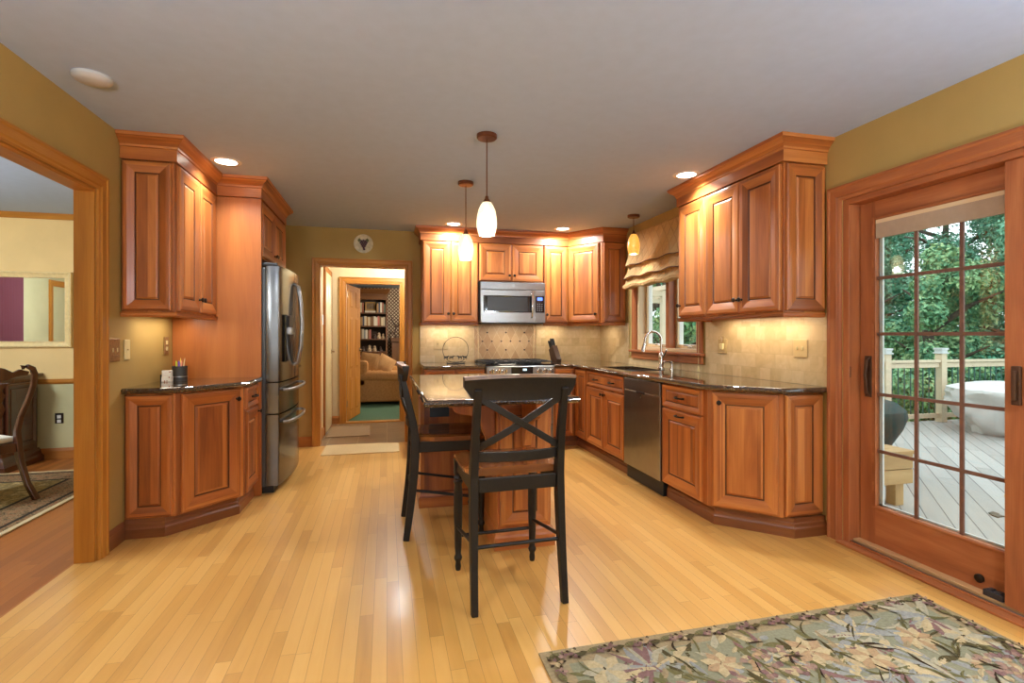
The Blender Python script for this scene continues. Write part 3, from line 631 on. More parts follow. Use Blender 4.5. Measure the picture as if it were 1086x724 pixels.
# ------------------------------------------------------------------ appliances
# fridge
t = thing('refrigerator', 'dark stainless french-door refrigerator with two bottom drawers', 'refrigerator', (-1.2, 4.745, 0))
b = MB(); b.box(-.32, .285, -.455, .455, .055, 1.76); b.build('case', plain('fridge_grey_side', (.10, .10, .10), .35, .6), t, bevel=.004)
b = MB(); b.box(-.30, .34, -.43, .43, 0, .055); b.build('base_grille', BPL, t)
def fdoor(name, y0, y1, z0, z1):
    b = MB(); n = 10; xb = .29; pts = []
    def xf(y): return .385+.038*(1-(y/.455)**2)
    ys = [y0+(y1-y0)*k/n for k in range(n+1)]
    outer = [(xf(y), y) for y in ys]; outer[0] = (outer[0][0]-.012, y0); outer[-1] = (outer[-1][0]-.012, y1)
    outer.insert(1, (xf(y0+.006)-.002, y0+.006)); outer.insert(-1, (xf(y1-.006)-.002, y1-.006))
    b.prism([(xb, y0)]+outer+[(xb, y1)], z0, z1); return b.build(name, STEELD, t, smooth=True)
dl = fdoor('door', -.455, -.003, .872, 1.775); dr = fdoor('door', .003, .455, .872, 1.775)
d1 = fdoor('freezer_drawer', -.455, .455, .622, .862); d2 = fdoor('freezer_drawer', -.455, .455, .06, .612)
for par, yy in ((dl, -.035), (dr, .035)):
    b = MB(); b.tube([(.415, yy, .98), (.45, yy, 1.0), (.475, yy, 1.15), (.482, yy, 1.33), (.475, yy, 1.5), (.45, yy, 1.66), (.415, yy, 1.68)], [.014, .013, .012, .012, .012, .013, .014], 12); b.build('handle', STEEL, par, smooth=True)
for par, zz in ((d1, .80), (d2, .545)):
    b = MB(); b.tube([(.39, -.36, zz), (.43, -.36, zz), (.455, -.30, zz), (.475, -.15, zz), (.48, 0, zz), (.475, .15, zz), (.455, .30, zz), (.43, .36, zz), (.39, .36, zz)], .012, 12); b.build('handle', STEEL, par, smooth=True)
b = MB(); b.box(.40, .421, -.36, -.16, 1.02, 1.40); b.build('water_dispenser', BGL, dl, bevel=.006)
b = MB(); b.box(.415, .45, -.30, -.22, 1.24, 1.30); b.build('dispenser_spout', STEEL, dl, bevel=.006)
for q in (-.45, .40): b = MB(); b.box(.20, .37, q, q+.05, 1.777, 1.80); b.build('hinge_cover', BPL, t, bevel=.004)
# dishwasher
t = thing('dishwasher', 'stainless dishwasher between the cherry cabinets under the right counter', 'dishwasher', (2.34, 3.791, 0))
b = MB(); b.box(-.265, .25, -.300, .300, .10, .875); b.build('tub', BPL, t)
b = MB(); b.box(-.315, -.268, -.303, .303, .118, .765); b.build('door', STEEL, t, bevel=.004)
b = MB(); b.box(-.317, -.268, -.303, .303, .768, .868); b.build('control_panel', STEEL, t, bevel=.004)
b = MB(); b.box(-.321, -.3165, -.07, .07, .752, .772); b.build('handle', BPL, t, bevel=.003)
b = MB(); b.lathe([(0, 0), (.013, 0), (.013, .003), (0, .003)], (-.3165, 0, .735), 14, 0, 'x'); b.build('badge', CHROME, t)
b = MB(); b.box(-.285, -.20, -.300, .300, 0, .112); b.build('kick_plate', BPL, t, bevel=.004)
# microwave (front plane y=5.60)
t = thing('microwave', 'stainless over-the-range microwave with blue display', 'microwave', (1.401, 5.62, 1.378))
b = MB(); b.box(-.380, .380, .03, .375, 0, .46); b.build('case', BPL, t)
b = MB(); b.box(-.380, .380, -.012, .029, .375, .46); b.build('vent_panel', STEEL, t, bevel=.004)
d = MB(); d.box(-.380, .250, -.014, .029, .0, .372); door = d.build('door', STEEL, t, bevel=.004)
b = MB(); b.box(-.345, .225, -.0175, -.0135, .115, .305); b.build('window', BGL, door, bevel=.002)
b = MB(); b.box(-.30, .17, -.0185, -.0174, .13, .29); b.build('window_mesh', plain('dark_mesh', (.03, .026, .022), .3), door)
b = MB(); b.box(.252, .380, -.014, .029, .0, .372); cp = b.build('control_panel', STEEL, t, bevel=.004)
b = MB(); b.box(.262, .368, -.0175, -.0135, .115, .305); b.build('keypad', BGL, cp)
b = MB(); b.box(.285, .345, -.0185, -.0174, .255, .29); b.build('display', plain('blue_display', (.02, .03, .1), .3, emis=(.10, .20, 1), es=1.8), cp)
KEY = plain('keypad_text', (.35, .35, .35), .5)
for rr in range(4):
    for cc in range(3):
        b = MB(); b.box(.283+cc*.026, .293+cc*.026, -.0182, -.0174, .14+rr*.024, .146+rr*.024); b.build('key_mark', KEY, cp)
b = MB(); b.tube([(.215, -.014, .36), (.215, -.045, .345), (.215, -.055, .30), (.215, -.055, .12), (.215, -.045, .07), (.215, -.014, .055)], .011, 10); b.build('handle', CHROME, door, smooth=True)
b = MB(); b.lathe([(0, 0), (.018, 0), (.018, .003), (.013, .004), (0, .004)], (0, -.012, .417), 20, 0, 'y'); b.build('badge', plain('silver_badge', (.75, .75, .75), .25, .6), t)
b = MB(); b.box(-.36, .36, .0, .36, -.012, -.001); b.build('underside_grille', BPL, t)
light('cooktop_lamp', 'AREA', (0, .1, -.014), 1.5, WARM, (0, 0, 0), .2, .08, t)
# range
t = thing('gas_range', 'stainless gas range with black grates on the back wall', 'range', (1.40, 5.6, 0))
b = MB(); b.box(-.379, .379, -.28, .385, .09, .905); b.build('body', STEEL, t)
b = MB(); b.box(-.379, .379, -.30, .385, .906, .922); b.build('cooktop', BGL, t, bevel=.004)
b = MB(); b.prism([(-.379, -.282), (.379, -.282), (.379, -.345), (-.379, -.345)], .80, .905); 
cp = b.build('control_panel', STEEL, t, bevel=.012)
b = MB(); b.box(-.11, .13, -.349, -.345, .815, .893); dsp = b.build('display', BGL, cp)
b = MB(); b.box(.02, .06, -.3505, -.349, .855, .875); b.build('clock_digits', plain('pale_digits', (.1, .15, .15), .3, emis=(.5, .8, .9), es=1.5), dsp)
for kx in (-.32, -.25, -.18, .20, .265, .33):
    b = MB(); b.lathe([(0, .045), (.019, .045), (.022, .038), (.022, .01), (.028, .008), (.028, 0)], (kx, -.345, .853), 16, 0, 'y'); kn = b.build('knob', CHROME, cp, smooth=True)
    b = MB(); b.box(kx-.004, kx+.004, -.392, -.389, .836, .870); b.build('pointer', BPL, kn)
b = MB(); b.box(-.375, .375, -.315, -.282, .27, .785); od = b.build('oven_door', STEEL, t, bevel=.006)
b = MB(); b.box(-.25, .25, -.318, -.3155, .40, .66); b.build('window', BGL, od)
b = MB(); b.tube([(-.33, -.315, .735), (-.33, -.36, .735), (.33, -.36, .735), (.33, -.315, .735)], .012, 10); b.build('handle', CHROME, od, smooth=True)
b = MB(); b.box(-.375, .375, -.31, -.282, .10, .26); b.build('storage_drawer', STEEL, t, bevel=.005)
for gx in (-.25, 0, .25):
    b = MB(); w_ = .118
    for q in (-w_, w_): b.box(gx+q-.006, gx+q+.006, -.27, .30, .940, .952)
    for q in (-.26, .015, .29): b.box(gx-w_, gx+w_, q-.006, q+.006, .940, .952)
    for q in (-.12, .15):
        b.box(gx-w_, gx+w_, q-.005, q+.005, .943, .955); b.box(gx-.005, gx+.005, q-.12, q+.12, .943, .955)
    for px in (-w_, w_):
        for py in (-.26, .29): b.box(gx+px-.006, gx+px+.006, py-.006, py+.006, .923, .940)
    b.build('grate', BPL, t, bevel=.002)
    for q in (-.12, .15):
        c = MB(); c.lathe([(.045, .001), (.045, .010), (.035, .016), (0, .016)], (gx, q, .922), 16); c.build('burner', BPL, t, smooth=True)
b = MB(); b.box(-.379, .379, .34, .384, .922, .945); b.build('rear_trim', STEEL, t, bevel=.003)
# ------------------------------------------------------------------ island
t = thing('kitchen_island', 'cherry island base with corbels under the granite top', 'island', (.60, 3.5, 0))
def lb(name, x0, x1, y0, y1, z0, z1, mat=CH, bev=.002):
    b = MB(); b.box(x0-.6, x1-.6, y0-3.5, y1-3.5, z0, z1); return b.build(name, mat, t, bevel=bev)
lb('rear_block', .245, .62, 3.69, 4.10, .1, .878)
lb('side_block', .62, .942, 2.86, 4.10, .1, .878)
front(t, (.62, 2.86), 0, .015, .307, .135, .845, 'panel')
for k in range(3): front(t, (.942, 2.90+.4*k), R(90), .01, .39, .135, .67, 'door', [('k', .36, .62)]); front(t, (.942, 2.90+.4*k), R(90), .01, .39, .685, .845, 'drawer', [('p', .2, .765)], .04)
for path in ([(.62, 3.69), (.62, 2.86), (.942, 2.86), (.942, 4.10)], [(.245, 4.10), (.245, 3.69), (.62, 3.69)]):
    b = MB(); b.sweep([(p[0]-.6, p[1]-3.5) for p in path], [(-.01, 0), (.022, 0), (.022, .07), (.016, .082), (.012, .10), (.004, .115), (-.01, .115)]); b.build('plinth', CH, t)
lb('corner_post', .235, .262, 3.675, 3.70, .115, .878)
o = lb('outlet', .30, .44, 3.682, 3.689, .645, .725, BPL, .002)
def corbel(loc, rot):
    pts = [(0, 0)]
    for q in range(0, 91, 10): pts.append((-.27+.07*(1-cos(R(q)))*.6, -.02-.07*sin(R(q))))
    pts = [(0, .0), (-.29, 0), (-.29, -.03), (-.275, -.055), (-.25, -.06), (-.235, -.085), (-.20, -.10), (-.15, -.105), (-.11, -.125), (-.085, -.16), (-.075, -.20), (-.06, -.235), (-.05, -.27), (-.02, -.285), (0, -.28)]
    b = MB(); b.slab(pts, -.022, .022); ob = b.build('corbel', CH, t, bevel=.004, loc=loc, rot=rot)
    return ob
corbel((.618-.6, 2.93-3.5, .876), 0)
corbel((.782-.6, 2.858-3.5-.02, .876), R(90))
ctop('dark glossy granite top of the center island', [[(.195, 2.52), (.968, 2.52), (.968, 4.15), (.195, 4.15)]], [(.195, 4.15), (.195, 2.52), (.968, 2.52), (.968, 4.15), (.195, 4.15)])
# ------------------------------------------------------------------ counter stools
def make_stool(label):
    """origin between the legs on the floor; sitter faces +Y; back at -Y"""
    t = thing('counter_stool', label, 'stool', (0, 0, 0))
    # rear posts (sabre) : foot y=-.24, seat y=-.19, top y=-.27
    def cy(z): return -.245+.055*sin(min(1, z/.62)*pi/2) if z < .62 else -.19-.095*((z-.62)/.43)**1.2
    def cx(z, s): return s*(.212-.012*z/1.05)
    for s in (-1, 1):
        zs = [0, .1, .2, .3, .4, .5, .6, .7, .8, .9, 1.0]
        b = MB(); b.bar([(cx(z, s), cy(z), z) for z in zs], [.030, .031, .032, .034, .036, .037, .037, .036, .034, .033, .032], [.036, .040, .044, .047, .050, .052, .052, .046, .040, .036, .034])
        b.build('rear_post', BLK, t, bevel=.004)
        b = MB(); b.lathe([(0, 0), (.013, 0), (.016, .02), (.013, .045), (.019, .055), (.022, .065), (.019, .075), (.015, .085), (.018, .12), (.023, .30), (.024, .40), (.019, .45), (.024, .46), (.025, .468), (.019, .476), (.024, .486), (.019, .496), (.018, .51)], (s*.205, .215, 0), 16)
        b.box(s*.205-.021, s*.205+.021, .194, .236, .505, .585); b.build('front_leg', BLK, t, smooth=True)
    # apron
    for nm, q in (('apron', (-.185, .185, .205, .225)), ('apron', (-.185, .185, -.205, -.18))):
        b = MB(); b.box(*q, .525, .588); b.build(nm, BLK, t, bevel=.003)
    for s in (-1, 1):
        b = MB(); b.box(s*.205-.011, s*.205+.011, -.17, .194, .525, .588); b.build('apron', BLK, t, bevel=.003)
    # saddle seat
    b = MB(); n, m_ = 16, 14
    def st(u, v):
        w = .235 if v < .85 else .235-.03*((v-.85)/.15)**2
        if v < .2: w = .235-.04*((.2-v)/.2)
        x = (u-.5)*2*w; y = -.165+v*.41
        z = .628-.012*(1-abs(u-.5)*2)*sin(pi*min(1, v*1.1))-.012*max(0, v-.85)/.15-.010*max(0, abs(u-.5)-.42)/.08
        return (x, y, z)
    for i in range(n):
        for j in range(m_):
            b.face([st(i/n, j/m_), st((i+1)/n, j/m_), st((i+1)/n, (j+1)/m_), st(i/n, (j+1)/m_)], 0, (0, 1, 0))
            lo = lambda p: (p[0]*.96, p[1]*.97, .589)
            b.face([lo(st(i/n, j/m_)), lo(st(i/n, (j+1)/m_)), lo(st((i+1)/n, (j+1)/m_)), lo(st((i+1)/n, j/m_))], 0, (0, 1, 0))
    ed = [st(i/n, 0) for i in range(n)]+[st(1, j/m_) for j in range(m_)]+[st(1-i/n, 1) for i in range(n)]+[st(0, 1-j/m_) for j in range(m_)]
    for k in range(len(ed)):
        a, c = ed[k], ed[(k+1) % len(ed)]; b.face([a, c, lo(c), lo(a)], 0, (1, 0, 0))
    b.build('seat', SEATW, t, smooth=True)
    # crest rail, bowed backwards
    b = MB(); K = 16
    def cr(u):
        x = (u-.5)*.52; y = -.245-.030*(1-(2*u-1)**2); return x, y
    for i in range(K):
        u0, u1 = i/K, (i+1)/K
        def sec(u):
            x, y = cr(u); e = abs(2*u-1); zt = 1.062-.010*e**2; zb = .946+.016*e**2+(.045*((e-.86)/.14)**2 if e > .86 else 0)
            return [(x, y+.012, zb), (x, y-.014, zb), (x, y-.018, zt-.022), (x, y-.024, zt-.014), (x, y-.022, zt), (x, y+.018, zt), (x, y+.016, zt-.018)]
        A, B = sec(u0), sec(u1)
        for k in range(7):
            m = 1 if k in (3, 4) else 0
            b.face([A[k], B[k], B[(k+1) % 7], A[(k+1) % 7]], m, (1, 0, 0))
        if i == 0: b.face(A)
        if i == K-1: b.face(B[::-1])
    b.build('crest_rail', [BLK, BLKW], t, smooth=True)
    # lower back rail + X
    def arc(z, dz=0): z -= .012; return [(.19*(2*k/8-1), cy(z)-.030*(1-(2*k/8-1)**2), z+dz) for k in range(9)]
    b = MB(); b.bar(arc(.70), .045, .018, wdir=(0, 0, 1)); b.build('lower_rail', BLK, t, bevel=.003)
    for s in (-1, 1):
        pts = []
        for k in range(9):
            f = k/8; x = s*.185*(2*f-1); z = .728+(.955-.728)*f; pts.append((x, cy(z)-.028*(1-(2*f-1)**2)+s*.004, z))
        b = MB(); b.bar(pts, .030, .014, wdir=(0, .0, 1)); b.build('cross_brace', BLK, t, bevel=.002)
    # stretchers
    b = MB(); b.tube([(-.2, cy(.28), .285), (.2, cy(.28), .285)], .009, 10); b.build('stretcher', BLK, t, smooth=True)
    b = MB(); b.tube([(-.2, .215, .18), (.2, .215, .18)], .009, 10); b.build('stretcher', BLK, t, smooth=True)
    for s in (-1, 1):
        b = MB(); b.tube([(s*.207, .21, .225), (s*.207, cy(.3), .30)], .009, 10); b.build('stretcher', BLK, t, smooth=True)
    return t
BLKW = plain('worn_black_edge', (.17, .085, .038), .32, coat=.3, nz=.3, nzs=20)
s1 = make_stool('black X-back counter stool at the near end of the island, facing away')
s1.location = (.578, 2.455, 0); s1.rotation_euler = (0, 0, R(2))
s2 = copy_tree(s1); s2.location = (.358, 3.325, 0); s2.rotation_euler = (0, 0, R(-90))
s2['label'] = 'black X-back counter stool pushed sideways under the island left side'
s1['group'] = s2['group'] = 'counter stools at the island'
# ------------------------------------------------------------------ sliding door (right wall)
casing('trim_9', (XR, 0), R(-90), -(SY1+.0), -(SY0), 0, SZ-.005, .09, FIR)
D1 = sempty('door_1', (XR, 1.55, 0))
def dbox(name, x0, x1, y0, y1, z0, z1, mat=FIR, g=(0, 0, 1), bev=.002, par=None):
    b = MB(); b.box(x0-XR, x1-XR, y0-1.55, y1-1.55, z0, z1, 0, g); return b.build(name, mat, par or D1, bevel=bev)
dbox('frame', 2.652, 2.81, SY1-.042, SY1-.001, .0, SZ-.001)
dbox('frame', 2.652, 2.81, SY0+.001, SY0+.042, .0, SZ-.001)
dbox('frame', 2.652, 2.81, SY0+.042, SY1-.042, SZ-.038, SZ-.001, g=(0, 1, 0))
LSILL = wood('light_sill_wood', (.42, .22, .09), (.55, .31, .13), (.64, .39, .18), rough=.45)
dbox('sill', 2.656, 2.667, SY0+.042, SY1-.042, .0, .020, FIR, (0, 1, 0))
dbox('weather_strip', 2.6675, 2.6725, SY0+.042, SY1-.042, .0, .024, STEEL, (0, 1, 0))
dbox('sill', 2.683, 2.83, SY0+.042, SY1-.042, .0, .034, LSILL, (0, 1, 0))
dbox('track', 2.673, 2.683, SY0+.042, SY1-.042, .0, .012, IRON, (0, 1, 0))
dbox('threshold', 2.60, 2.655, SY0-.08, SY1+.0, .0005, .012, FIR, (0, 1, 0))
def sash(name, y0, y1, x0, x1, glx, zb=.0345, zt=2.0065, sw=.095, tr=.11, br=.22):
    b = MB(); q = lambda a0, a1, z0, z1, g: b.box(x0-XR, x1-XR, a0-1.55, a1-1.55, z0, z1, 0, g)
    q(y0, y0+sw, zb, zt, (0, 0, 1)); q(y1-sw, y1, zb, zt, (0, 0, 1)); q(y0+sw, y1-sw, zb, zb+br, (0, 1, 0)); q(y0+sw, y1-sw, zt-tr, zt, (0, 1, 0))
    a0, a1, z0, z1 = y0+sw, y1-sw, zb+br, zt-tr
    for w0, w1, v0, v1 in ((a0-.016, a0-.004, z0-.016, z1+.016), (a1+.004, a1+.016, z0-.016, z1+.016), (a0-.004, a1+.004, z1+.004, z1+.016), (a0-.004, a1+.004, z0-.016, z0-.004)): b.box(x0-.005-XR, x0+.001-XR, w0-1.55, w1-1.55, v0, v1, 0, (0, 1, 0))
    o = b.build(name, FIR, D1, bevel=.003)
    gy0, gy1, gz0, gz1 = y0+sw, y1-sw, zb+br, zt-tr
    g = MB(); g.box(glx-.003-XR, glx+.003-XR, gy0-1.55, gy1-1.55, gz0, gz1); g.build('glass', GLASS, o)
    e = MB()
    for a0, a1, z0, z1 in ((gy0, gy0+.020, gz0, gz1), (gy1-.020, gy1, gz0, gz1), (gy0, gy1, gz0, gz0+.010), (gy0, gy1, gz1-.01, gz1)): e.box(glx+.004-XR, glx+.014-XR, a0-1.55, a1-1.55, z0, z1)
    e.build('glazing_bead', WHT, o)
    mu = MB(); ny, nz = 3, 5; zs = [.569, .895, 1.242, 1.562]
    for k in range(1, ny): yy = gy0+(gy1-gy0)*k/ny; mu.box(glx-.014-XR, glx-.004-XR, yy-.009-1.55, yy+.009-1.55, gz0, gz1)
    for z in zs: mu.box(glx-.015-XR, glx-.005-XR, gy0-1.55, gy1-1.55, z-.009, z+.009, 0, (0, 1, 0))
    mu.build('muntins', plain('brown_muntin', (.17, .075, .045), .5, nz=.1), o)
    return o, (gy0, gy1, gz0, gz1)
ac, gq = sash('sliding_panel', 1.575, 2.428, 2.728, 2.768, 2.757)
fx, gq2 = sash('fixed_panel', SY0+.043, 1.668, 2.672, 2.712, 2.70, zb=.0345)
HB = plain('brown_bronze', (.10, .045, .022), .4, .5, nz=.2)
# pull handles
b = MB(); b.bar([(2.722-XR, 2.372-1.55, .885), (2.712-XR, 2.372-1.55, .90), (2.70-XR, 2.372-1.55, 1.0), (2.712-XR, 2.372-1.55, 1.09), (2.722-XR, 2.372-1.55, 1.105)], [.024, .022, .014, .022, .028], .012, wdir=(0, 1, 0)); b.box(2.722-XR, 2.7275-XR, 2.35-1.55, 2.394-1.55, .875, 1.115); b.build('handle', HB, ac, bevel=.003)
b = MB(); b.box(2.655-XR, 2.6715-XR, 1.60-1.55, 1.635-1.55, .93, 1.10); b.box(2.64-XR, 2.655-XR, 1.61-1.55, 1.625-1.55, .95, 1.08); b.build('handle', HB, fx, bevel=.004)
b = MB(); b.box(2.658-XR, 2.664-XR, 2.430-1.55, 2.433-1.55, .985, 1.05); b.build('strike_plate', CHROME, D1)
t = thing('foot_lock', 'small dark foot lock on the sliding door sill', 'door lock', (2.70, 1.74, .034)); b = MB(); b.prism([(-.02, -.04), (.024, -.04), (.024, .04), (-.02, .04)], .0, .028); b.box(-.015, .018, -.03, -.006, .028, .034); b.box(-.015, .018, .008, .028, .028, .034); b.build('housing', plain('dark_grey_metal', (.06, .06, .065), .35, .6), t, bevel=.004)
t.location = (2.702, 1.72, .0345)
b = MB(); b.lathe([(0, 0), (.020, 0), (.020, -.010), (.014, -.014), (0, -.014)], (2.7275-XR, 1.80-1.55, .085), 14, 0, 'x'); b.build('roller_cap', IRON, ac, smooth=True)
t = thing('fabric_blind', 'tan fold-up shade drawn up at the top of the sliding door', 'shade', (2.74, 1.99, 1.79))
SH1 = plain('tan_shade_fabric', (.42, .30, .20), .9, nz=.05); SH2 = plain('cream_head_rail', (.72, .52, .30), .7)
y0, y1 = gq[0]-1.99+.003, gq[1]-1.99-.003
b = MB(); b.box(-.010, .003, y0, y1, 0, .085); b.build('folded_fabric', SH1, t); b = MB(); b.box(-.011, .004, y0, y1, .085, .106); b.build('head_rail', SH2, t)
# ------------------------------------------------------------------ kitchen window (right wall)
casing('trim_10', (XR, 0), R(-90), -WY1, -WY0, WZ0, WZ1, .08, FIR)
PALEW = wood('pale_window_wood', (.55, .36, .18), (.66, .47, .26), (.74, .56, .34), rough=.45)
W1 = sempty('window_1', (XR, 4.485, WZ0))
def wb(name, x0, x1, y0, y1, z0, z1, mat=FIR, g=(0, 0, 1), bev=.002, par=None):
    b = MB(); b.box(x0-XR, x1-XR, y0-4.485, y1-4.485, z0-WZ0, z1-WZ0, 0, g); return b.build(name, mat, par or W1, bevel=bev)
WH2 = plain('white_vinyl', (.80, .79, .74), .45)
for y0, y1 in ((WY0+.001, WY0+.03), (WY1-.03, WY1-.001)): wb('jamb', 2.652, 2.81, y0, y1, WZ0, WZ1, PALEW)
wb('jamb', 2.652, 2.81, WY0+.03, WY1-.03, WZ1-.03, WZ1-.001, PALEW, (0, 1, 0)); wb('jamb', 2.652, 2.81, WY0+.03, WY1-.03, WZ0+.001, WZ0+.03, PALEW, (0, 1, 0))
wb('mullion', 2.66, 2.81, 4.42, 4.475, WZ0+.03, WZ1-.03, FIR)
wb('sill', 2.60, 2.652, WY0-.11, WY1+.11, WZ0-.028, WZ0-.002, FIR, (0, 1, 0), .005)
wb('apron', 2.625, 2.648, WY0-.09, WY1+.09, WZ0-.098, WZ0-.029, FIR, (0, 1, 0), .004)
for y0, y1 in ((WY0+.031, 4.419), (4.476, WY1-.031)):
    z0, z1 = WZ0+.031, WZ1-.031; k = .034
    b = MB()
    for a in ((y0, y0+k, z0, z1), (y1-k, y1, z0, z1), (y0+k, y1-k, z0, z0+k), (y0+k, y1-k, z1-k, z1)): b.box(2.735-XR, 2.755-XR, a[0]-4.485, a[1]-4.485, a[2]-WZ0, a[3]-WZ0)
    s = b.build('sash', PALEW, W1, bevel=.002)
    b = MB()
    for a in ((y0, y0+k, z0, z1), (y1-k, y1, z0, z1), (y0+k, y1-k, z0, z0+k), (y0+k, y1-k, z1-k, z1)): b.box(2.755-XR, 2.80-XR, a[0]-4.485, a[1]-4.485, a[2]-WZ0, a[3]-WZ0)
    b.build('sash_cladding', WH2, s)
    b = MB(); b.box(2.765-XR, 2.771-XR, y0+k-4.485, y1-k-4.485, z0+k-WZ0, z1-k-WZ0); b.build('glass', GLASSW, s)
    b = MB(); b.box(2.70-XR, 2.734-XR, y0+.10-4.485, y0+.2-4.485, z0-WZ0, z0+.014-WZ0); b.tube([(2.71-XR, y0+.15-4.485, z0+.012-WZ0), (2.69-XR, y0+.19-4.485, z0+.03-WZ0), (2.685-XR, y0+.24-4.485, z0+.026-WZ0)], .006, 8); b.build('crank', CHROME, s, smooth=True)
b = MB(); b.box(2.715-XR, 2.7345-XR, 4.478-4.485, 4.50-4.485, 1.62-WZ0, 1.72-WZ0); b.build('latch', CHROME, W1, bevel=.003)
# roman shade
def quilt():
    m, nt, b = newmat('quilted_tan_fabric'); uv = N(nt, 'ShaderNodeTexCoord').outputs['Object']; s = N(nt, 'ShaderNodeSeparateXYZ'); nt.links.new(uv, s.inputs[0])
    u = math_(nt, 'MULTIPLY', s.outputs[1], 1/.13); z = math_(nt, 'MULTIPLY', s.outputs[2], 1/.16)
    tri = lambda q: math_(nt, 'ABSOLUTE', math_(nt, 'SUBTRACT', math_(nt, 'FRACT', math_(nt, 'ADD', q, 20)), .5))
    e = math_(nt, 'MAXIMUM', tri(math_(nt, 'ADD', u, z)), tri(math_(nt, 'SUBTRACT', u, z)))
    k = math_(nt, 'GREATER_THAN', e, .475)
    n = noise(nt, uv, 140, 2); nt.links.new(mix(nt, math_(nt, 'MULTIPLY', k, .45), ramp(nt, n, [(.3, (.52, .31, .115)), (.7, (.62, .39, .155))]), (.30, .16, .05)), b.inputs['Base Color'])
    b.inputs['Roughness'].default_value = .85; bump(nt, b, math_(nt, 'SUBTRACT', 1, math_(nt, 'POWER', math_(nt, 'MULTIPLY', e, 2), 6)), .012, .6); return m
t = thing('roman_shade', 'tan quilted roman shade over the sink window', 'shade', (XR-.02, 4.47, 2.34))
b = MB(); nY = 24; y0, y1 = -.64, .64
prof = [(-.012, .0), (-.03, -.02), (-.035, -.12), (-.05, -.24), (-.085, -.345), (-.088, -.355), (-.055, -.345), (-.045, -.36), (-.06, -.42), (-.10, -.475), (-.104, -.485), (-.065, -.478), (-.06, -.49), (-.085, -.54), (-.115, -.565), (-.112, -.59), (-.05, -.60), (-.03, -.58), (-.014, -.3)]
def sp(k, i):
    y = y0+(y1-y0)*i/nY; o, z = prof[k]; w = .010*sin(i*.9+k*.2)*min(1, -z*3); return (o-abs(w)*.5, y, z+w*.8)
for i in range(nY):
    for k in range(len(prof)-1): b.face([sp(k, i), sp(k, i+1), sp(k+1, i+1), sp(k+1, i)])
b.face([sp(k, 0) for k in range(len(prof))]); b.face([sp(k, nY) for k in range(len(prof))][::-1])
sh = b.build('fabric', quilt(), t, smooth=True)
b = MB(); TRM = plain('brown_shade_trim', (.12, .05, .02), .8)
for k in (5, 10):
    b.tube([(sp(k, i)[0]-.004, sp(k, i)[1], sp(k, i)[2]) for i in range(nY+1)], .005, 6)
b.build('fold_trim', TRM, t, smooth=True)
b = MB(); b.tube([(.0, -.62, -.2), (-.012, -.60, -.9), (-.014, -.60, -1.37)], .002, 5); b.build('pull_cord', IVO, t); b = MB(); b.lathe([(0, 0), (.012, 0), (.010, .02), (.004, .045), (0, .05)], (-.014, -.60, -1.42), 10); b.build('cord_tassel', IVO, t, smooth=True)
# ------------------------------------------------------------------ ceiling lamps
CANLENS = plain('lit_can_lens', (1, 1, 1), .5, emis=(1, .93, .80), es=7)
def can(label, x, y, p=None, sprd=125):
    t = thing('recessed_light', label, 'ceiling light', (x, y, ZC)); t['group'] = 'recessed ceiling lights'
    b = MB(); b.lathe([(.068, -.001), (.070, -.006), (.092, -.005), (.098, -.0012)], n=28); b.build('trim_ring', WHT, t, smooth=True, recalc=False)
    b = MB(); b.cap(.069, -.0035, n=24, up=False); b.build('lens', CANLENS, t, recalc=False)
    light('can_lamp', 'AREA', (0, 0, -.012), p or E_CAN, SOFT, (0, 0, 0), .13, parent=t, spread=R(sprd))
can('lit recessed light above the left cabinets', -1.08, 3.89, E_CAN*.6)
can('lit recessed light in front of the three-door cabinet by the sliding door', 2.184, 3.382)
can('lit recessed light above the microwave wall, left one', .704, 5.48, E_CAN*1.9, 165)
can('lit recessed light above the corner wall cabinet', 1.933, 5.43, E_CAN*1.7, 165)
for lab, x, y in (('added unseen recessed fill light behind the viewpoint, left', -.9, .6), ('added unseen recessed fill light behind the viewpoint, right', 1.9, .6), ('added unseen recessed fill light at the rear of the room, left', -.9, -1.4), ('added unseen recessed fill light at the rear of the room, right', 1.9, -1.4)): can(lab, x, y, E_CAN*1.5)  # ceiling cans added out of view to brighten the room
t = thing('smoke_detector', 'round white smoke detector on the ceiling near the dining opening', 'smoke detector', (-1.331, 2.763, ZC))
b = MB(); b.lathe([(.078, -.001), (.078, -.012), (.070, -.022), (.045, -.030), (0, -.031)], n=28); b.build('housing', plain('off_white_plastic', (.55, .55, .54), .5), t, smooth=True, recalc=False)
BRONZE = plain('reddish_bronze_canopy', (.16, .05, .02), .35, .5, nz=.2)
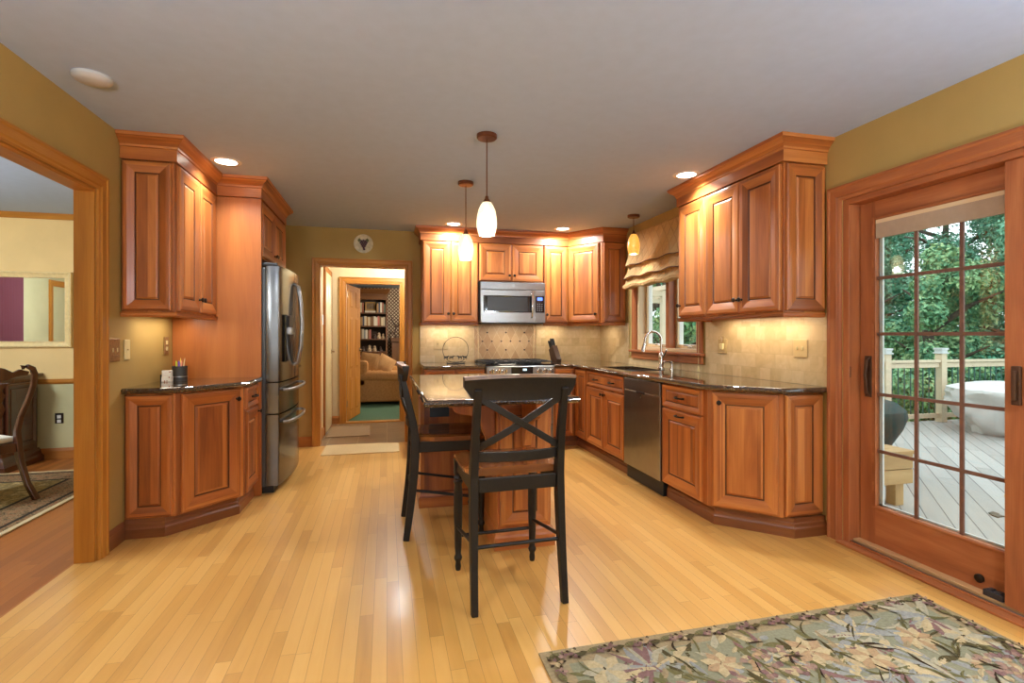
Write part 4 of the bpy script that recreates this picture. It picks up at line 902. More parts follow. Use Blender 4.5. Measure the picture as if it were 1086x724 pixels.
def pendant(label, x, y, ztop, gh, c, e, es, p, tr=.16):
    t = thing('pendant_light', label, 'pendant light', (x, y, ZC)); t['group'] = 'mosaic glass pendants'
    b = MB(); b.lathe([(0, -.001), (.061, -.001), (.061, -.020), (.055, -.026), (0, -.028)], n=28); b.build('canopy', BRONZE, t, smooth=True)
    z = ztop-ZC
    b = MB(); b.tube([(0, 0, -.026), (0, 0, z+.02)], .0035, 8); b.build('rod', BRONZE, t)
    b = MB(); b.lathe([(0, .035), (.009, .035), (.012, .02), (.026, -.002), (.026, -.006), (0, -.006)], (0, 0, z), 20); b.build('cap', BRONZE, t, smooth=True)
    b = MB(); pr = [(.026, 0), (.038, -.018), (.050, -.045), (.058, -.085), (.0605, -.12), (.058, -.155), (.051, -.185), (.046, -gh)]
    b.lathe(pr, (0, 0, z-.004), 28); b.lathe([(r-.003, q) for r, q in pr], (0, 0, z-.004), 28); sh = b.build('glass_shade', shademat('glowing_mosaic_glass', c, e, es, tr), t, smooth=True, recalc=False)
    b = MB(); b.lathe([(0, -.02), (.012, -.02), (.013, -.05), (.026, -.08), (.026, -.10), (.015, -.118), (0, -.12)], (0, 0, z), 14); b.build('bulb', plain('lit_bulb', (1, .9, .7), .4, emis=(1, .8, .5), es=25), t, smooth=True)
    light('bulb_lamp', 'POINT', (0, 0, z-.15), p, (1, .95, .88), parent=t, radius=.03)
pendant('glowing cream glass pendant over the near end of the island', .585, 3.0, 2.036, .198, (.9, .7, .4), (1, .80, .46), 1.25, E_PEND)
pendant('glowing cream glass pendant over the far end of the island', .605, 3.965, 2.030, .198, (.9, .7, .4), (1, .78, .42), 1.2, E_PEND)
pendant('amber mosaic glass pendant above the sink', 2.407, 4.651, 2.250, .198, (.75, .36, .08), (1, .40, .06), .9, E_PEND*.3, .05)
t = thing('fill_chandelier', 'added unseen five-lamp fill fixture over the breakfast corner behind the viewpoint', 'fill_chandelier', (.6, -.9, ZC))  # unseen hanging fixture added to brighten the ceiling and room
b = MB(); b.lathe([(0, -.001), (.06, -.001), (.06, -.02), (0, -.03)], n=20); b.tube([(0, 0, -.02), (0, 0, -.55)], .008, 8); b.build('stem', BRONZE, t)
for k in range(5):
    a = 2*pi*k/5; b = MB(); b.tube([(0, 0, -.52), (.14*cos(a), .14*sin(a), -.58), (.26*cos(a), .26*sin(a), -.52)], .007, 8); ar = b.build('arm', BRONZE, t)
    b = MB(); b.lathe([(.03, 0), (.05, .03), (.062, .09), (.06, .11)], (.26*cos(a), .26*sin(a), -.52), 18); b.build('lamp_shade', shademat('glowing_cup_shade', (.8, .6, .4), (1, .75, .45), 1.5), ar, smooth=True, recalc=False)
    light('fill_arm_lamp', 'POINT', (.26*cos(a), .26*sin(a), -.44), E_FILL_CHAND/5, DAY, parent=t, radius=.05)
for lab, x, y in (('added unseen fill uplight behind the viewpoint by the dining opening', -1.15, .25), ('added unseen fill uplight behind the viewpoint by the window wall', 2.25, .1)):  # uplights added out of view to throw neutral light on the ceiling
    t = thing('fill_torchiere', lab, 'added fill lamp', (x, y, 0))
    b = MB(); b.lathe([(0, 0), (.14, 0), (.14, .015), (.02, .03), (0, .03)], n=24); b.build('base', BRONZE, t, smooth=True)
    b = MB(); b.tube([(0, 0, .02), (0, 0, 1.62)], .012, 10); b.build('pole', BRONZE, t)
    b = MB(); b.lathe([(.02, 0), (.08, .02), (.15, .09), (.155, .09), (.08, .015), (.02, -.01)], (0, 0, 1.61), 26); b.build('bowl', BRONZE, t, smooth=True)
    light('fill_uplight', 'POINT', (0, 0, 1.72), E_FILL_UP, DAY, parent=t, radius=.06)
# ------------------------------------------------------------------ plates on walls
def plate_left(label, y, z, w, h, mat, kind, holes):
    t = thing(kind, label, 'switch' if 'switch' in kind else 'outlet', (XL, y, z)); b = MB(); b.box(.001, .008, -w/2, w/2, -h/2, h/2); b.build('plate', mat, t, bevel=.003)
    for nm, yy, zz, hw, hh, mm in holes: b = MB(); b.box(.008, .012, yy-hw, yy+hw, zz-hh, zz+hh); b.build(nm, mm, t, bevel=.001)
plate_left('wide copper-toned switch plate with toggles beside the dining opening', 3.424, 1.148, .125, .135, BRASS, 'light_switch', [('toggle', -.025, 0, .005, .012, IVO), ('toggle', .025, 0, .005, .012, IVO), ('screw', -.025, -.03, .003, .003, CHROME), ('screw', .025, -.03, .003, .003, CHROME)])
plate_left('narrow ivory wall plate right of the copper switch plate', 3.575, 1.146, .066, .123, IVO, 'wall_plate', [('screw', 0, 0, .004, .004, BRASS)])
plate_left('brass outlet plate with ivory sockets above the left counter', 4.142, 1.160, .073, .125, BRASS, 'wall_outlet', [('socket', 0, .022, .015, .014, IVO), ('socket', 0, -.022, .015, .014, IVO)])
def plate_right(label, y, z, w, h, kind, tog, light_=False):
    t = thing(kind, label, 'switch' if 'switch' in kind else 'outlet', (XR-.012, y, z)); b = MB(); b.box(-.007, -.001, -w/2, w/2, -h/2, h/2); b.build('plate', plain('almond_plate', (.62, .44, .20), .4), t, bevel=.003)
    for yy in tog: b = MB(); b.box(-.016, -.007, yy-.004, yy+.004, -.010, .012); b.build('toggle', IVO, t, bevel=.001)
    return t
plate_right('almond two-toggle switch plate nearest the sliding door', 2.776, 1.148, .115, .118, 'light_switch', (-.023, .023))
t = plate_right('almond outlet plate with a plugged-in night light', 3.572, 1.147, .115, .118, 'wall_outlet', (.03,))
n_ = thing('night_light', 'clear plug-in night light in the outlet below the three-door cabinet', 'night light', (XR-.022, 3.555, 1.15))
b = MB(); b.box(-.022, 0, -.018, .018, -.03, .02); b.build('body', IVO, n_, bevel=.005); b = MB(); b.box(-.03, -.004, -.02, .02, .022, .075); b.build('lens', glassmat('clear_plastic', (.95, .9, .8)), n_, bevel=.004)
t = thing('wall_outlet', 'stone-colored double outlet plate behind the wire stand', 'outlet', (.62, YB-.012, 1.13)); b = MB(); b.box(-.085, .085, -.006, -.001, -.062, .062); b.build('plate', plain('stone_plate', (.62, .46, .24), .45), t, bevel=.002)
for q in (-.04, .04):
    b = MB(); b.box(q-.016, q+.016, -.008, -.006, -.03, .03); so = b.build('socket', plain('stone_socket', (.55, .40, .2), .45), t, bevel=.002)
    b = MB(); b.box(q-.006, q+.006, -.0085, -.008, -.004, .004); b.build('slot', BPL, so)
# grape plate
t = thing('decorative_plate', 'cream wall plate with a dark grape bunch above the hall doorway', 'plate', (-.255, YB-.001, 2.27))
b = MB(); b.lathe([(0, .010), (.07, .010), (.078, .014), (.105, .024), (.107, .021), (.08, .006), (.06, .001), (0, .001)], n=36, ax='y'); b.build('dish', plain('cream_glaze', (.62, .55, .38), .2, nz=.2, nzs=30), t, smooth=True)
GR = plain('grape_purple', (.07, .015, .02), .3); VG = plain('vine_green', (.12, .12, .03), .5)
for k, (gx, gz) in enumerate([(-.02, .03), (0, .035), (.022, .03), (-.03, .012), (-.01, .012), (.012, .012), (.032, .012), (-.018, -.008), (.003, -.008), (.022, -.008), (-.008, -.027), (.013, -.027), (.003, -.045), (.008, -.06)]):
    b = MB(); b.lathe([(0, .024), (.009, .022), (.0135, .014), (.0135, .009), (0, .009)], (gx, 0, gz), 10, 0, 'y'); b.build('grape', GR, t, smooth=True)
for q in (-.045, .04): b = MB(); b.slab([(q-.02, .04), (q, .065), (q+.02, .045), (q+.01, .02), (q-.012, .022)], -.014, -.010); b.build('leaf', VG, t)
# ------------------------------------------------------------------ small things on counters
t = thing('pencil_cup', 'dark grey pencil cup on the left counter', 'pencil cup', (-1.425, 4.06, .9145))
CUP = plain('dark_grey_mesh', (.06, .055, .05), .5, .4)
b = MB(); b.lathe([(0, .003), (.043, .003), (.043, .100), (.047, .102), (.047, 0), (0, 0)], n=22); b.build('cup', CUP, t, smooth=True)
b = MB(); b.lathe([(.0475, .025), (.049, .025), (.049, .032), (.0475, .032)], n=22); b.build('band', STEEL, t)
pens = [('yellow highlighter leaning left in the pencil cup', (.55, .65, .04), -.03, .01, -.25, .006), ('yellow pencil standing upright in the pencil cup', (.85, .62, .12), .0, .02, .05, .0035), ('purple marker in the middle of the pencil cup', (.16, .08, .45), -.002, -.012, -.05, .007),
        ('pink pen in the pencil cup', (.75, .30, .22), .014, .0, .12, .005), ('cream pencil leaning right in the pencil cup', (.80, .65, .40), .028, -.004, .45, .0035), ('black pen leaning left at the back of the pencil cup', (.02, .02, .02), -.03, .02, -.35, .005)]
for k, (lab, c, dx, dy, tl, r_) in enumerate(pens):
    p = thing('pen' if 'pen ' in lab else ('marker' if 'marker' in lab or 'high' in lab else 'pencil'), lab, 'pen', (-1.425+dx*.5, 4.06+dy*.5, .919))
    p['group'] = 'pens in the cup'
    b = MB(); L = .155 if k in (1, 4) else .135; b.tube([(0, 0, 0), (sin(tl)*L*.25, 0, L*.9)], r_, 8); b.tube([(sin(tl)*L*.25, 0, L*.9), (sin(tl)*L*.28, 0, L)], [r_, r_*.3], 8); b.build('barrel', plain('pen_colour', c, .4), p, smooth=True)
t = thing('card_holder', 'white patterned note block in front of the pencil cup', 'note block', (-1.468, 3.965, .9145))
def checks():
    m, nt, b = newmat('check_print'); v = N(nt, 'ShaderNodeTexVoronoi'); v.inputs['Scale'].default_value = 60; nt.links.new(objc(nt), v.inputs['Vector'])
    nt.links.new(ramp(nt, v.outputs['Distance'], [(.2, (.45, .10, .05)), (.3, (.85, .78, .66)), (.6, (.9, .85, .75))]), b.inputs['Base Color']); return m
b = MB(); b.box(-.03, .03, -.018, .018, 0, .036); b.box(-.028, .028, -.016, .016, .037, .078); b.build('cards', checks(), t, bevel=.002)
b = MB(); b.box(-.036, -.031, -.02, .02, 0, .05); b.build('holder', BPL, t)
# wire stand with silhouettes
t = thing('wire_decor_stand', 'round wire hoop with dark pony silhouettes on the back counter', 'decoration', (.755, 5.70, .9145))
WI = plain('black_wire', (.02, .018, .016), .4, .5)
b = MB(); b.tube([(.145*cos(q), 0, .155+.145*sin(q)) for q in [R(x) for x in range(0, 361, 10)]], .0028, 6, caps=False); b.build('hoop', WI, t, smooth=True)
b = MB(); b.box(-.10, .10, -.03, .03, 0, .006); b.box(-.11, .11, -.02, -.015, .018, .022); b.box(-.095, -.09, -.018, -.01, 0, .02); b.box(.09, .095, -.018, -.01, 0, .02); b.build('base', WI, t)
for k, q in enumerate((-.105, -.045, .045, .10)):
    s = -1 if q > 0 else 1
    b = MB(); b.slab([(q+s*x*.62, .045+z*.62) for x, z in [(-.04, .0), (-.034, .0), (-.03, .03), (.012, .03), (.018, 0), (.024, 0), (.024, .035), (.036, .058), (.05, .05), (.05, .06), (.038, .075), (.022, .066), (.01, .055), (-.03, .055), (-.045, .045), (-.05, .02), (-.044, .035), (-.04, .03)]], -.004, .004); b.build('pony', WI, t)
b = MB(); b.tube([(-.14, 0, .085), (.14, 0, .085)], .0022, 6); b.build('cross_wire', WI, t)
# knife block
WLN = wood('dark_walnut', (.03, .012, .007), (.055, .024, .013), (.09, .04, .02))
t = thing('knife_block', 'dark wooden knife block right of the range', 'knife block', (1.90, 5.66, .9145))
t.scale = (.72, .72, .88)
b = MB(); b.M = Matrix.Rotation(R(0), 4, 'Z'); b.slab([(-.0, 0), (.14, 0), (.145, .05), (.03, .23), (-.065, .17)], -.05, .05); kb = b.build('block', WLN, t, bevel=.004); kb.rotation_euler = (0, 0, R(-70))
k_ = 0
for i in range(3):
    for j in range(2):
        p = thing('kitchen_knife', f"black-handled knife in the block, {['left', 'middle', 'right'][i]} one of the {['front', 'back'][j]} row", 'knife', (0, 0, 0)); p['group'] = 'knives in the block'
        bx, by, bz = -.045+.048*j, -.028+.028*i, .186+.03*j
        b = MB(); dx, dz = -.45, .89
        b.bar([(bx, by, bz), (bx+dx*.03, by, bz+dz*.03), (bx+dx*.10, by, bz+dz*.10), (bx+dx*.115, by, bz+dz*.115)], [.016, .016, .018, .012], [.020, .022, .026, .020], wdir=(0, 1, 0))
        h = b.build('handle', BPL, p, bevel=.003)
        b = MB(); b.bar([(bx-dx*.004, by, bz-dz*.004), (bx+dx*.004, by, bz+dz*.004)], .018, .024, wdir=(0, 1, 0)); b.build('bolster', CHROME, p)
        p.scale = (.72, .72, .88); p.location = (1.90, 5.66, .9155); p.rotation_euler = (0, 0, R(-70))
# object beyond fridge
t = thing('wicker_vase', 'tall brown woven vase on the counter beyond the fridge', 'vase', (-1.02, 5.72, .9145))
WK = plain('brown_wicker', (.14, .06, .025), .7, nz=.7, nzs=45, bmp=.006)
b = MB(); b.lathe([(0, 0), (.06, 0), (.085, .05), (.085, .10), (.05, .17), (.035, .21), (.05, .26), (.04, .27), (0, .26)], n=20); b.build('body', WK, t, smooth=True)
# ------------------------------------------------------------------ kitchen rugs and mats
def mat_thing(name, label, cat, poly, z, h, mt, border=None):
    c = (poly[0][0], poly[0][1], z); t = thing(name, label, cat, c); b = MB(); b.prism([(p[0]-c[0], p[1]-c[1]) for p in poly], 0, h); b.build('pile', mt, t, bevel=.002)
    return t
mat_thing('door_mat', 'flat beige mat on the maple floor in front of the hall doorway', 'mat', [(-.655, 5.50), (.13, 5.49), (.135, 5.965), (-.655, 5.99)], .0005, .008, plain('beige_mat', (.56, .38, .17), .9, nz=.12, nzs=200))
mat_thing('door_mat', 'brown mat on the hall tile floor', 'mat', [(-.72, 6.45), (-.205, 6.47), (-.215, 7.15), (-.72, 7.22)], .0005, .008, plain('brown_mat', (.25, .145, .065), .9, nz=.15, nzs=160))
# floral rug
t = thing('area_rug', 'sage floral hooked rug on the maple floor near the sliding door', 'rug', (1.51, 1.2, 0))
RX0, RX1, RY0, RY1 = -.94, .93, -.85, .675
cols = [(.215, .195, .12), (.28, .20, .105), (.42, .31, .165), (.19, .10, .085), (.28, .165, .12), (.245, .23, .20), (.075, .055, .022), (.14, .115, .045), (.35, .22, .115), (.04, .022, .012), (.34, .285, .185)]
rm = [plain('rug_wool_%s' % n, c, .95, spec=.1, nz=.16, nzs=90, bmp=.002) for n, c in zip(('sage', 'tan', 'cream', 'mauve', 'rose', 'blue_grey', 'dark_olive', 'olive', 'peach', 'dark_brown', 'pale'), cols)]
b = MB(); b.box(RX0, RX1, RY0, RY1, .0005, .010, 1); b.box(RX0+.09, RX1-.09, RY0+.09, RY1-.09, .0005, .0105, 0)
rr = random.Random(3); lvl = [0]
def leaf(x, y, a, L, w, m, bend=0):
    lvl[0] += 1; z = .0112+.0000016*lvl[0]; n = 7; L_, R_ = [], []
    for k in range(n+1):
        f = k/n; ww = w*sin(pi*f**.8)*.5+.0005; ang = a+bend*f; px = x+cos(a+bend*f*.5)*L*f; py = y+sin(a+bend*f*.5)*L*f
        L_.append((px-sin(ang)*ww, py+cos(ang)*ww, px, py)); R_.append((px+sin(ang)*ww, py-cos(ang)*ww))
    def ok(p): return RX0+.004 < p[0] < RX1-.004 and RY0+.004 < p[1] < RY1-.004
    for k in range(n):
        l0, l1, r0, r1 = L_[k], L_[k+1], R_[k], R_[k+1]
        if not (ok(l0) and ok(l1) and ok(r0) and ok(r1)): continue
        zc = z+.0045*sin(pi*min(1, (k+.5)/n))
        b.face([(l0[0], l0[1], z), (l1[0], l1[1], z), (l1[2], l1[3], zc), (l0[2], l0[3], zc)][::-1], m)
        b.face([(l0[2], l0[3], zc), (l1[2], l1[3], zc), (r1[0], r1[1], z), (r0[0], r0[1], z)][::-1], m)
def flower(x, y, s, m1, m2, n=6):
    a0 = rr.random()*6
    for k in range(n): leaf(x, y, a0+k*2*pi/n, s, s*.62, m1 if k % 2 else m2)
    for k in range(n): leaf(x, y, a0+.5+k*2*pi/n, s*.6, s*.36, m2 if k % 2 else m1)
    for k in range(3): leaf(x+rr.uniform(-.2, .2)*s, y+rr.uniform(-.2, .2)*s, rr.random()*6, s*.16, s*.13, 9)
ix0, ix1, iy0, iy1 = RX0+.115, RX1-.115, RY0+.115, RY1-.115
def pick(x, opts, alt): return rr.choice(alt if rr.random() < (x-ix0)/(ix1-ix0)*.7 else opts)  # lighting painted into the wool: paler and bluer towards the right side
for k in range(1000):
    x, y = rr.uniform(ix0, ix1), rr.uniform(iy0, iy1); leaf(x, y, rr.random()*6.28, rr.uniform(.05, .14), rr.uniform(.016, .036), pick(x, [0, 7, 7, 6, 1, 1, 10, 7, 2, 3], [0, 5, 10, 7, 5, 10, 2]), rr.uniform(-1, 1))
cen = []
for k in range(70):
    for q in range(20):
        x, y = rr.uniform(ix0+.04, ix1-.04), rr.uniform(iy0+.04, iy1-.04)
        if all((x-a)**2+(y-c)**2 > .15**2 for a, c in cen): break
    else: continue
    cen.append((x, y)); ty = rr.random()
    if ty < .36:
        for j in range(60):
            an = rr.random()*6.28; q = rr.random()**.6; leaf(x+cos(an)*q*.15, y+sin(an)*q*.09, rr.random()*6.28, .036, .028, rr.choice([3, 4, 4, 3, 8, 2]))
        for j in range(4): leaf(x+rr.uniform(-.12, .12), y+rr.uniform(-.08, .08), rr.random()*6.28, .12, .03, rr.choice([7, 6]), rr.uniform(-1, 1))
    elif ty < .72:
        a = rr.random()*6.28
        for j in range(17): leaf(x+rr.uniform(-.02, .02), y+rr.uniform(-.02, .02), a+(j-8)*.24+rr.uniform(-.1, .1), rr.uniform(.11, .22), rr.uniform(.025, .042), rr.choice([5, 5, 10, 2, 10, 3]), rr.uniform(-.7, .7))
    else: flower(x, y, rr.uniform(.07, .11), 2, rr.choice([1, 8, 10]), 8)
for k in range(260):
    x, y = rr.uniform(ix0, ix1), rr.uniform(iy0, iy1); leaf(x, y, rr.random()*6.28, rr.uniform(.05, .15), rr.uniform(.005, .012), rr.choice([6, 9, 7, 5, 7]), rr.uniform(-1.4, 1.4))
def bord(n, fx):
    for k in range(n):
        x, y, a = fx((k+.5)/n); ty = k % 3
        if ty == 0:
            leaf(x, y, a+.2, .075, .026, 7); leaf(x, y, a+3.3, .075, .026, 6)
        elif ty == 1:
            for j in range(5): leaf(x, y, j*1.256, .026, .018, rr.choice([3, 4]))
            leaf(x, y, 0, .01, .01, 9)
        else:
            for j in range(5): leaf(x+.02*cos(j*1.256), y+.02*sin(j*1.256), j*1.256, .018, .012, 9)
            for j in range(4): leaf(x, y, j*1.57, .03, .02, rr.choice([2, 8, 3]))
bord(36, lambda f: (RX0+(RX1-RX0)*f, RY1-.045, 0)); bord(28, lambda f: (RX1-.045, RY0+(RY1-RY0)*f, pi/2)); bord(28, lambda f: (RX0+.045, RY0+(RY1-RY0)*f, pi/2)); bord(36, lambda f: (RX0+(RX1-RX0)*f, RY0+.045, 0))
b.build('wool_pile', rm, t, recalc=False)
# ------------------------------------------------------------------ hall
def panel_door(par, w, h, mat, nx=2, rows=((.10, .62), (.72, 1.50), (1.60, 1.90)), t_=.036, side=-1):
    b = MB(); b.box(0, w, 0, t_, 0, h); o = b.build('leaf', mat, par, bevel=.002)
    st = .10; cw = (w-st*3)/2
    for z0, z1 in rows:
        for k in range(nx):
            x0 = st+k*(cw+st)
            for sd in (0, 1):
                b = MB(); b.panel(x0, x0+cw, z0, z1, [(0, -.001), (.008, -.0005), (.018, .0015), (.03, .002), (.045, .008)])
                if sd: b.v = [(w-v[0], t_-v[1], v[2]) for v in b.v]
                b.build('raised_panel', mat, o)
    return o
DH = struct(bpy.data.objects.new('door_2', None)); COL.objects.link(DH); DH.location = (HX+.028, 6.70, .012); DH.rotation_euler = (0, 0, R(90))
YD = wood('cream_painted_door', (.60, .47, .24), (.68, .54, .29), (.72, .58, .33), rough=.4)
lf = panel_door(DH, .66, 2.02, YD)
b = MB(); b.lathe([(0, 0), (.026, 0), (.026, .008), (.01, .012), (.01, .04), (0, .04)], (.60, 0, 1.0), 14, 0, 'y'); b.tube([(.60, -.04, 1.0), (.50, -.045, 1.0)], .008, 8); b.build('lever', BRASS, lf, smooth=True)
casing('trim_11', (HX, 0), R(90), 6.69, 7.37, 0, 2.04, .07, OAKD)
tb_ = thing('thermostat', 'small pale thermostat on the left wall of the hall', 'thermostat', (HX, 6.42, 1.42)); b = MB(); b.box(.001, .022, -.05, .05, -.06, .06); b.build('housing', WHT, tb_, bevel=.004)
tb_ = thing('light_switch', 'dark switch plate below the thermostat in the hall', 'switch', (HX, 6.42, 1.17)); b = MB(); b.box(.001, .008, -.04, .04, -.06, .06); b.build('plate', IRON, tb_, bevel=.003); b = MB(); b.box(.008, .016, -.005, .005, -.012, .012); b.build('toggle', IVO, tb_)
light('hall_lamp', 'POINT', (.2, 6.75, 2.25), E_HALL, SOFT, radius=.1)
hl = thing('ceiling_dome_light', 'round dome light on the hall ceiling', 'ceiling light', (.9, 6.75, ZC)); b = MB(); b.lathe([(.13, -.001), (.13, -.02), (.10, -.06), (0, -.075)], n=20); b.build('dome', plain('lit_dome', (1, .95, .85), .4, emis=(1, .85, .6), es=3), hl, smooth=True)
D3 = struct(bpy.data.objects.new('door_3', None)); COL.objects.link(D3); D3.location = (A0+.022, H2+.125, .012)
D3.rotation_euler = (0, 0, R(78.5))
PINE = wood('stained_pine_door', (.34, .12, .016), (.47, .185, .028), (.58, .25, .045), rough=.7, coat=0, spec=.08)
lf = panel_door(D3, .72, 1.95, PINE)
b = MB(); b.lathe([(0, 0), (.028, 0), (.028, .008), (.01, .012), (.01, .035), (0, .035)], (.66, 0, 1.0), 14, 0, 'y'); b.tube([(.66, -.04, 1.0), (.55, -.045, 1.0)], .009, 8); b.build('lever', CHROME, lf, smooth=True)
for z in (.2, 1.0, 1.75): b = MB(); b.box(-.012, .004, -.006, .006, z, z+.09); b.build('hinge', BRASS, lf)
light('family_room_lamp', 'POINT', (1.3, 10.2, 2.1), E_FAM, WARM, radius=.15)
DW = wood('dark_stained_bookcase', (.09, .032, .010), (.15, .058, .018), (.21, .085, .028))
t = thing('bookcase', 'built-in dark wood bookcase with base cabinet in the family room', 'bookcase', (-.34, 12.7, 0))
b = MB()
for x0, x1 in ((-.36, -.32), (.32, .36)): b.box(x0, x1, -.20, .19, 0, 2.22)
b.build('side_panel', DW, t, bevel=.003)
b = MB(); b.box(-.32, .32, .17, .19, 0, 2.22); b.build('back_panel', plain('dark_bookcase_back', (.04, .018, .008), .6), t)
for z in (.82, 1.12, 1.43, 1.745): b = MB(); b.box(-.319, .319, -.19, .169, z, z+.028, 0, (1, 0, 0)); b.build('shelf', DW, t)
b = MB(); b.box(-.319, .319, -.20, .169, 2.08, 2.22, 0, (1, 0, 0)); b.build('header', DW, t); b = MB(); b.sweep([(-.36, .19), (-.36, -.20), (.36, -.20), (.36, .19)], [(0, 2.22), (.02, 2.24), (.06, 2.31), (.07, 2.34), (0, 2.34)]); b.build('crown', DW, t)
b = MB(); b.box(-.319, .319, -.18, .169, 0, .82); b.build('base_box', DW, t)
for x0 in (-.315, .003): b = MB(); b.panel(x0, x0+.312, .10, .79, dprof(.05), y=-.18); b.build('door', DW, t)
bc = [((.62, .52, .36), 'cream'), ((.30, .10, .06), 'dark red'), ((.50, .42, .30), 'tan'), ((.08, .09, .13), 'navy'), ((.10, .12, .08), 'dark green'), ((.70, .66, .56), 'white'), ((.22, .12, .06), 'brown'), ((.42, .24, .10), 'orange-brown'), ((.25, .25, .25), 'grey'), ((.50, .15, .12), 'red')]
bm = [plain('book_cover_'+n.replace(' ', '_').replace('-', '_'), c, .6) for c, n in bc]; PG = plain('book_pages', (.65, .58, .45), .8)
ordn = ['first', 'second', 'third', 'fourth', 'fifth', 'sixth', 'seventh', 'eighth', 'ninth', 'tenth', 'eleventh', 'twelfth', 'thirteenth', 'fourteenth', 'fifteenth']
def books(shelf, z, x0, x1, n, side, hmax):
    x = x0; rb = random.Random(int(z*100)+n)
    for k in range(n):
        w = (x1-x0)/n; ci = rb.randrange(10); h = hmax*rb.uniform(.8, 1)
        b = MB(); e = .003; b.box(-w/2+.001, w/2-.001, -.12, -.115, 0, h); b.box(-w/2+.001, -w/2+.004, -.115, .02, 0, h); b.box(w/2-.004, w/2-.001, -.115, .02, 0, h); b.box(-w/2+.004, w/2-.004, -.115, .015, .004, h-.004, 1)
        o = b.build('book', [bm[ci], PG], loc=(-.34+x+w/2, 12.62, z)); tag(o, f'{bc[ci][1]} upright book, {ordn[k]} from the left {side} {shelf}', 'book', 'books on the '+shelf); x += w
books('top shelf of the bookcase', 1.774, -.31, -.19, 3, 'on the', .25); books('top shelf right of the picture', 1.774, .11, .31, 5, 'on the', .25)
books('second shelf of the bookcase', 1.459, -.30, .30, 14, 'on the', .24)
books('third shelf of the bookcase', 1.149, -.31, -.02, 7, 'on the', .25)
t = thing('picture_frame', 'small gold-framed picture among the books on the top shelf', 'picture frame', (-.38, 12.62, 1.83)); b = MB()
GOLD = plain('dull_gold', (.35, .20, .06), .4, .4)
for q in ((-.12, .12, 0, .03), (-.12, .12, .17, .20), (-.12, -.09, .03, .17), (.09, .12, .03, .17)): b.box(q[0], q[1], -.02, 0, q[2], q[3])
b.build('frame', GOLD, t, bevel=.003); b = MB(); b.box(-.09, .09, -.01, 0, .03, .17); b.build('picture', plain('dim_picture', (.16, .10, .05), .5, nz=.5, nzs=20), t)
for k in range(2): b = MB(); b.box(-.125, .125, -.12, .02, 0, .024); o = b.build('book', [bm[5-k*3], PG], loc=(-.38, 12.62, 1.774+.026*k), bevel=.002); tag(o, ['white', 'tan'][k]+' book lying flat under the framed picture', 'book', 'books under the picture')
FIG = plain('pale_ceramic', (.5, .35, .22), .3, nz=.3); FD = plain('dark_figurine', (.06, .03, .02), .4)
for k, (x, z, s, m_, lab) in enumerate([(.06, 1.149, .9, FD, 'dark rounded figurine on the third shelf, nearest the books'), (.16, 1.149, 1.2, FIG, 'pale ceramic figurine on the third shelf'), (.26, 1.149, 1.0, FIG, 'pale ceramic figurine at the right end of the third shelf'),
                                       (-.20, .849, .9, FD, 'dark figurine at the left end of the lowest shelf'), (-.06, .849, 1.2, FIG, 'tan cup on the lowest shelf, left of the middle'), (.06, .849, 1.1, FIG, 'tan cup on the lowest shelf, right of the middle'), (.2, .849, .9, FD, 'dark figurine at the right end of the lowest shelf')]):
    t = thing('figurine', lab, 'figurine', (-.34+x, 12.6, z)); b = MB(); b.lathe([(0, 0), (.04*s, 0), (.045*s, .04*s), (.025*s, .075*s), (.032*s, .095*s), (.02*s, .12*s), (0, .125*s)], n=12); b.build('body', m_, t, smooth=True)
t = thing('fireplace', 'wood fireplace surround with a black firebox in the family room', 'fireplace', (.70, 12.72, 0)); b = MB()
b.box(-.58, -.34, -.14, .17, 0, 1.08); b.box(.34, .9, -.14, .17, 0, 1.08); b.box(-.34, .34, -.14, .17, .93, 1.08, 0, (1, 0, 0)); b.build('surround', DW, t, bevel=.004)
b = MB(); b.box(-.60, .9, -.22, .17, 1.08, 1.17, 0, (1, 0, 0)); b.build('mantel', DW, t, bevel=.008)
b = MB(); b.box(-.34, .34, -.02, .17, 0, .93); b.build('firebox', BPL, t); b = MB(); b.box(-.33, .33, -.10, -.06, .0, .5); b.build('grate', IRON, t)
t = thing('branch_sculpture', 'brown forked branch sculpture standing on the mantel', 'sculpture', (.17, 12.62, 1.171))
b = MB(); b.tube([(.05, 0, 0), (.02, 0, .12), (.06, 0, .26), (-.02, 0, .38), (-.08, 0, .56)], [.025, .018, .016, .014, .008], 8); b.tube([(.06, 0, .26), (.12, 0, .33), (.2, 0, .36)], [.014, .01, .006], 8); b.tube([(.02, 0, .12), (-.05, 0, .1), (-.09, 0, .18)], [.014, .01, .006], 8); b.build('branch', FD, t, smooth=True)
t = thing('dark_clock', 'tall dark object at the right end of the mantel', 'mantel clock', (.47, 12.62, 1.171)); b = MB(); b.box(-.09, .09, -.05, .05, 0, .06); b.box(-.07, .07, -.04, .04, .06, .52); b.build('case', FD, t, bevel=.006)
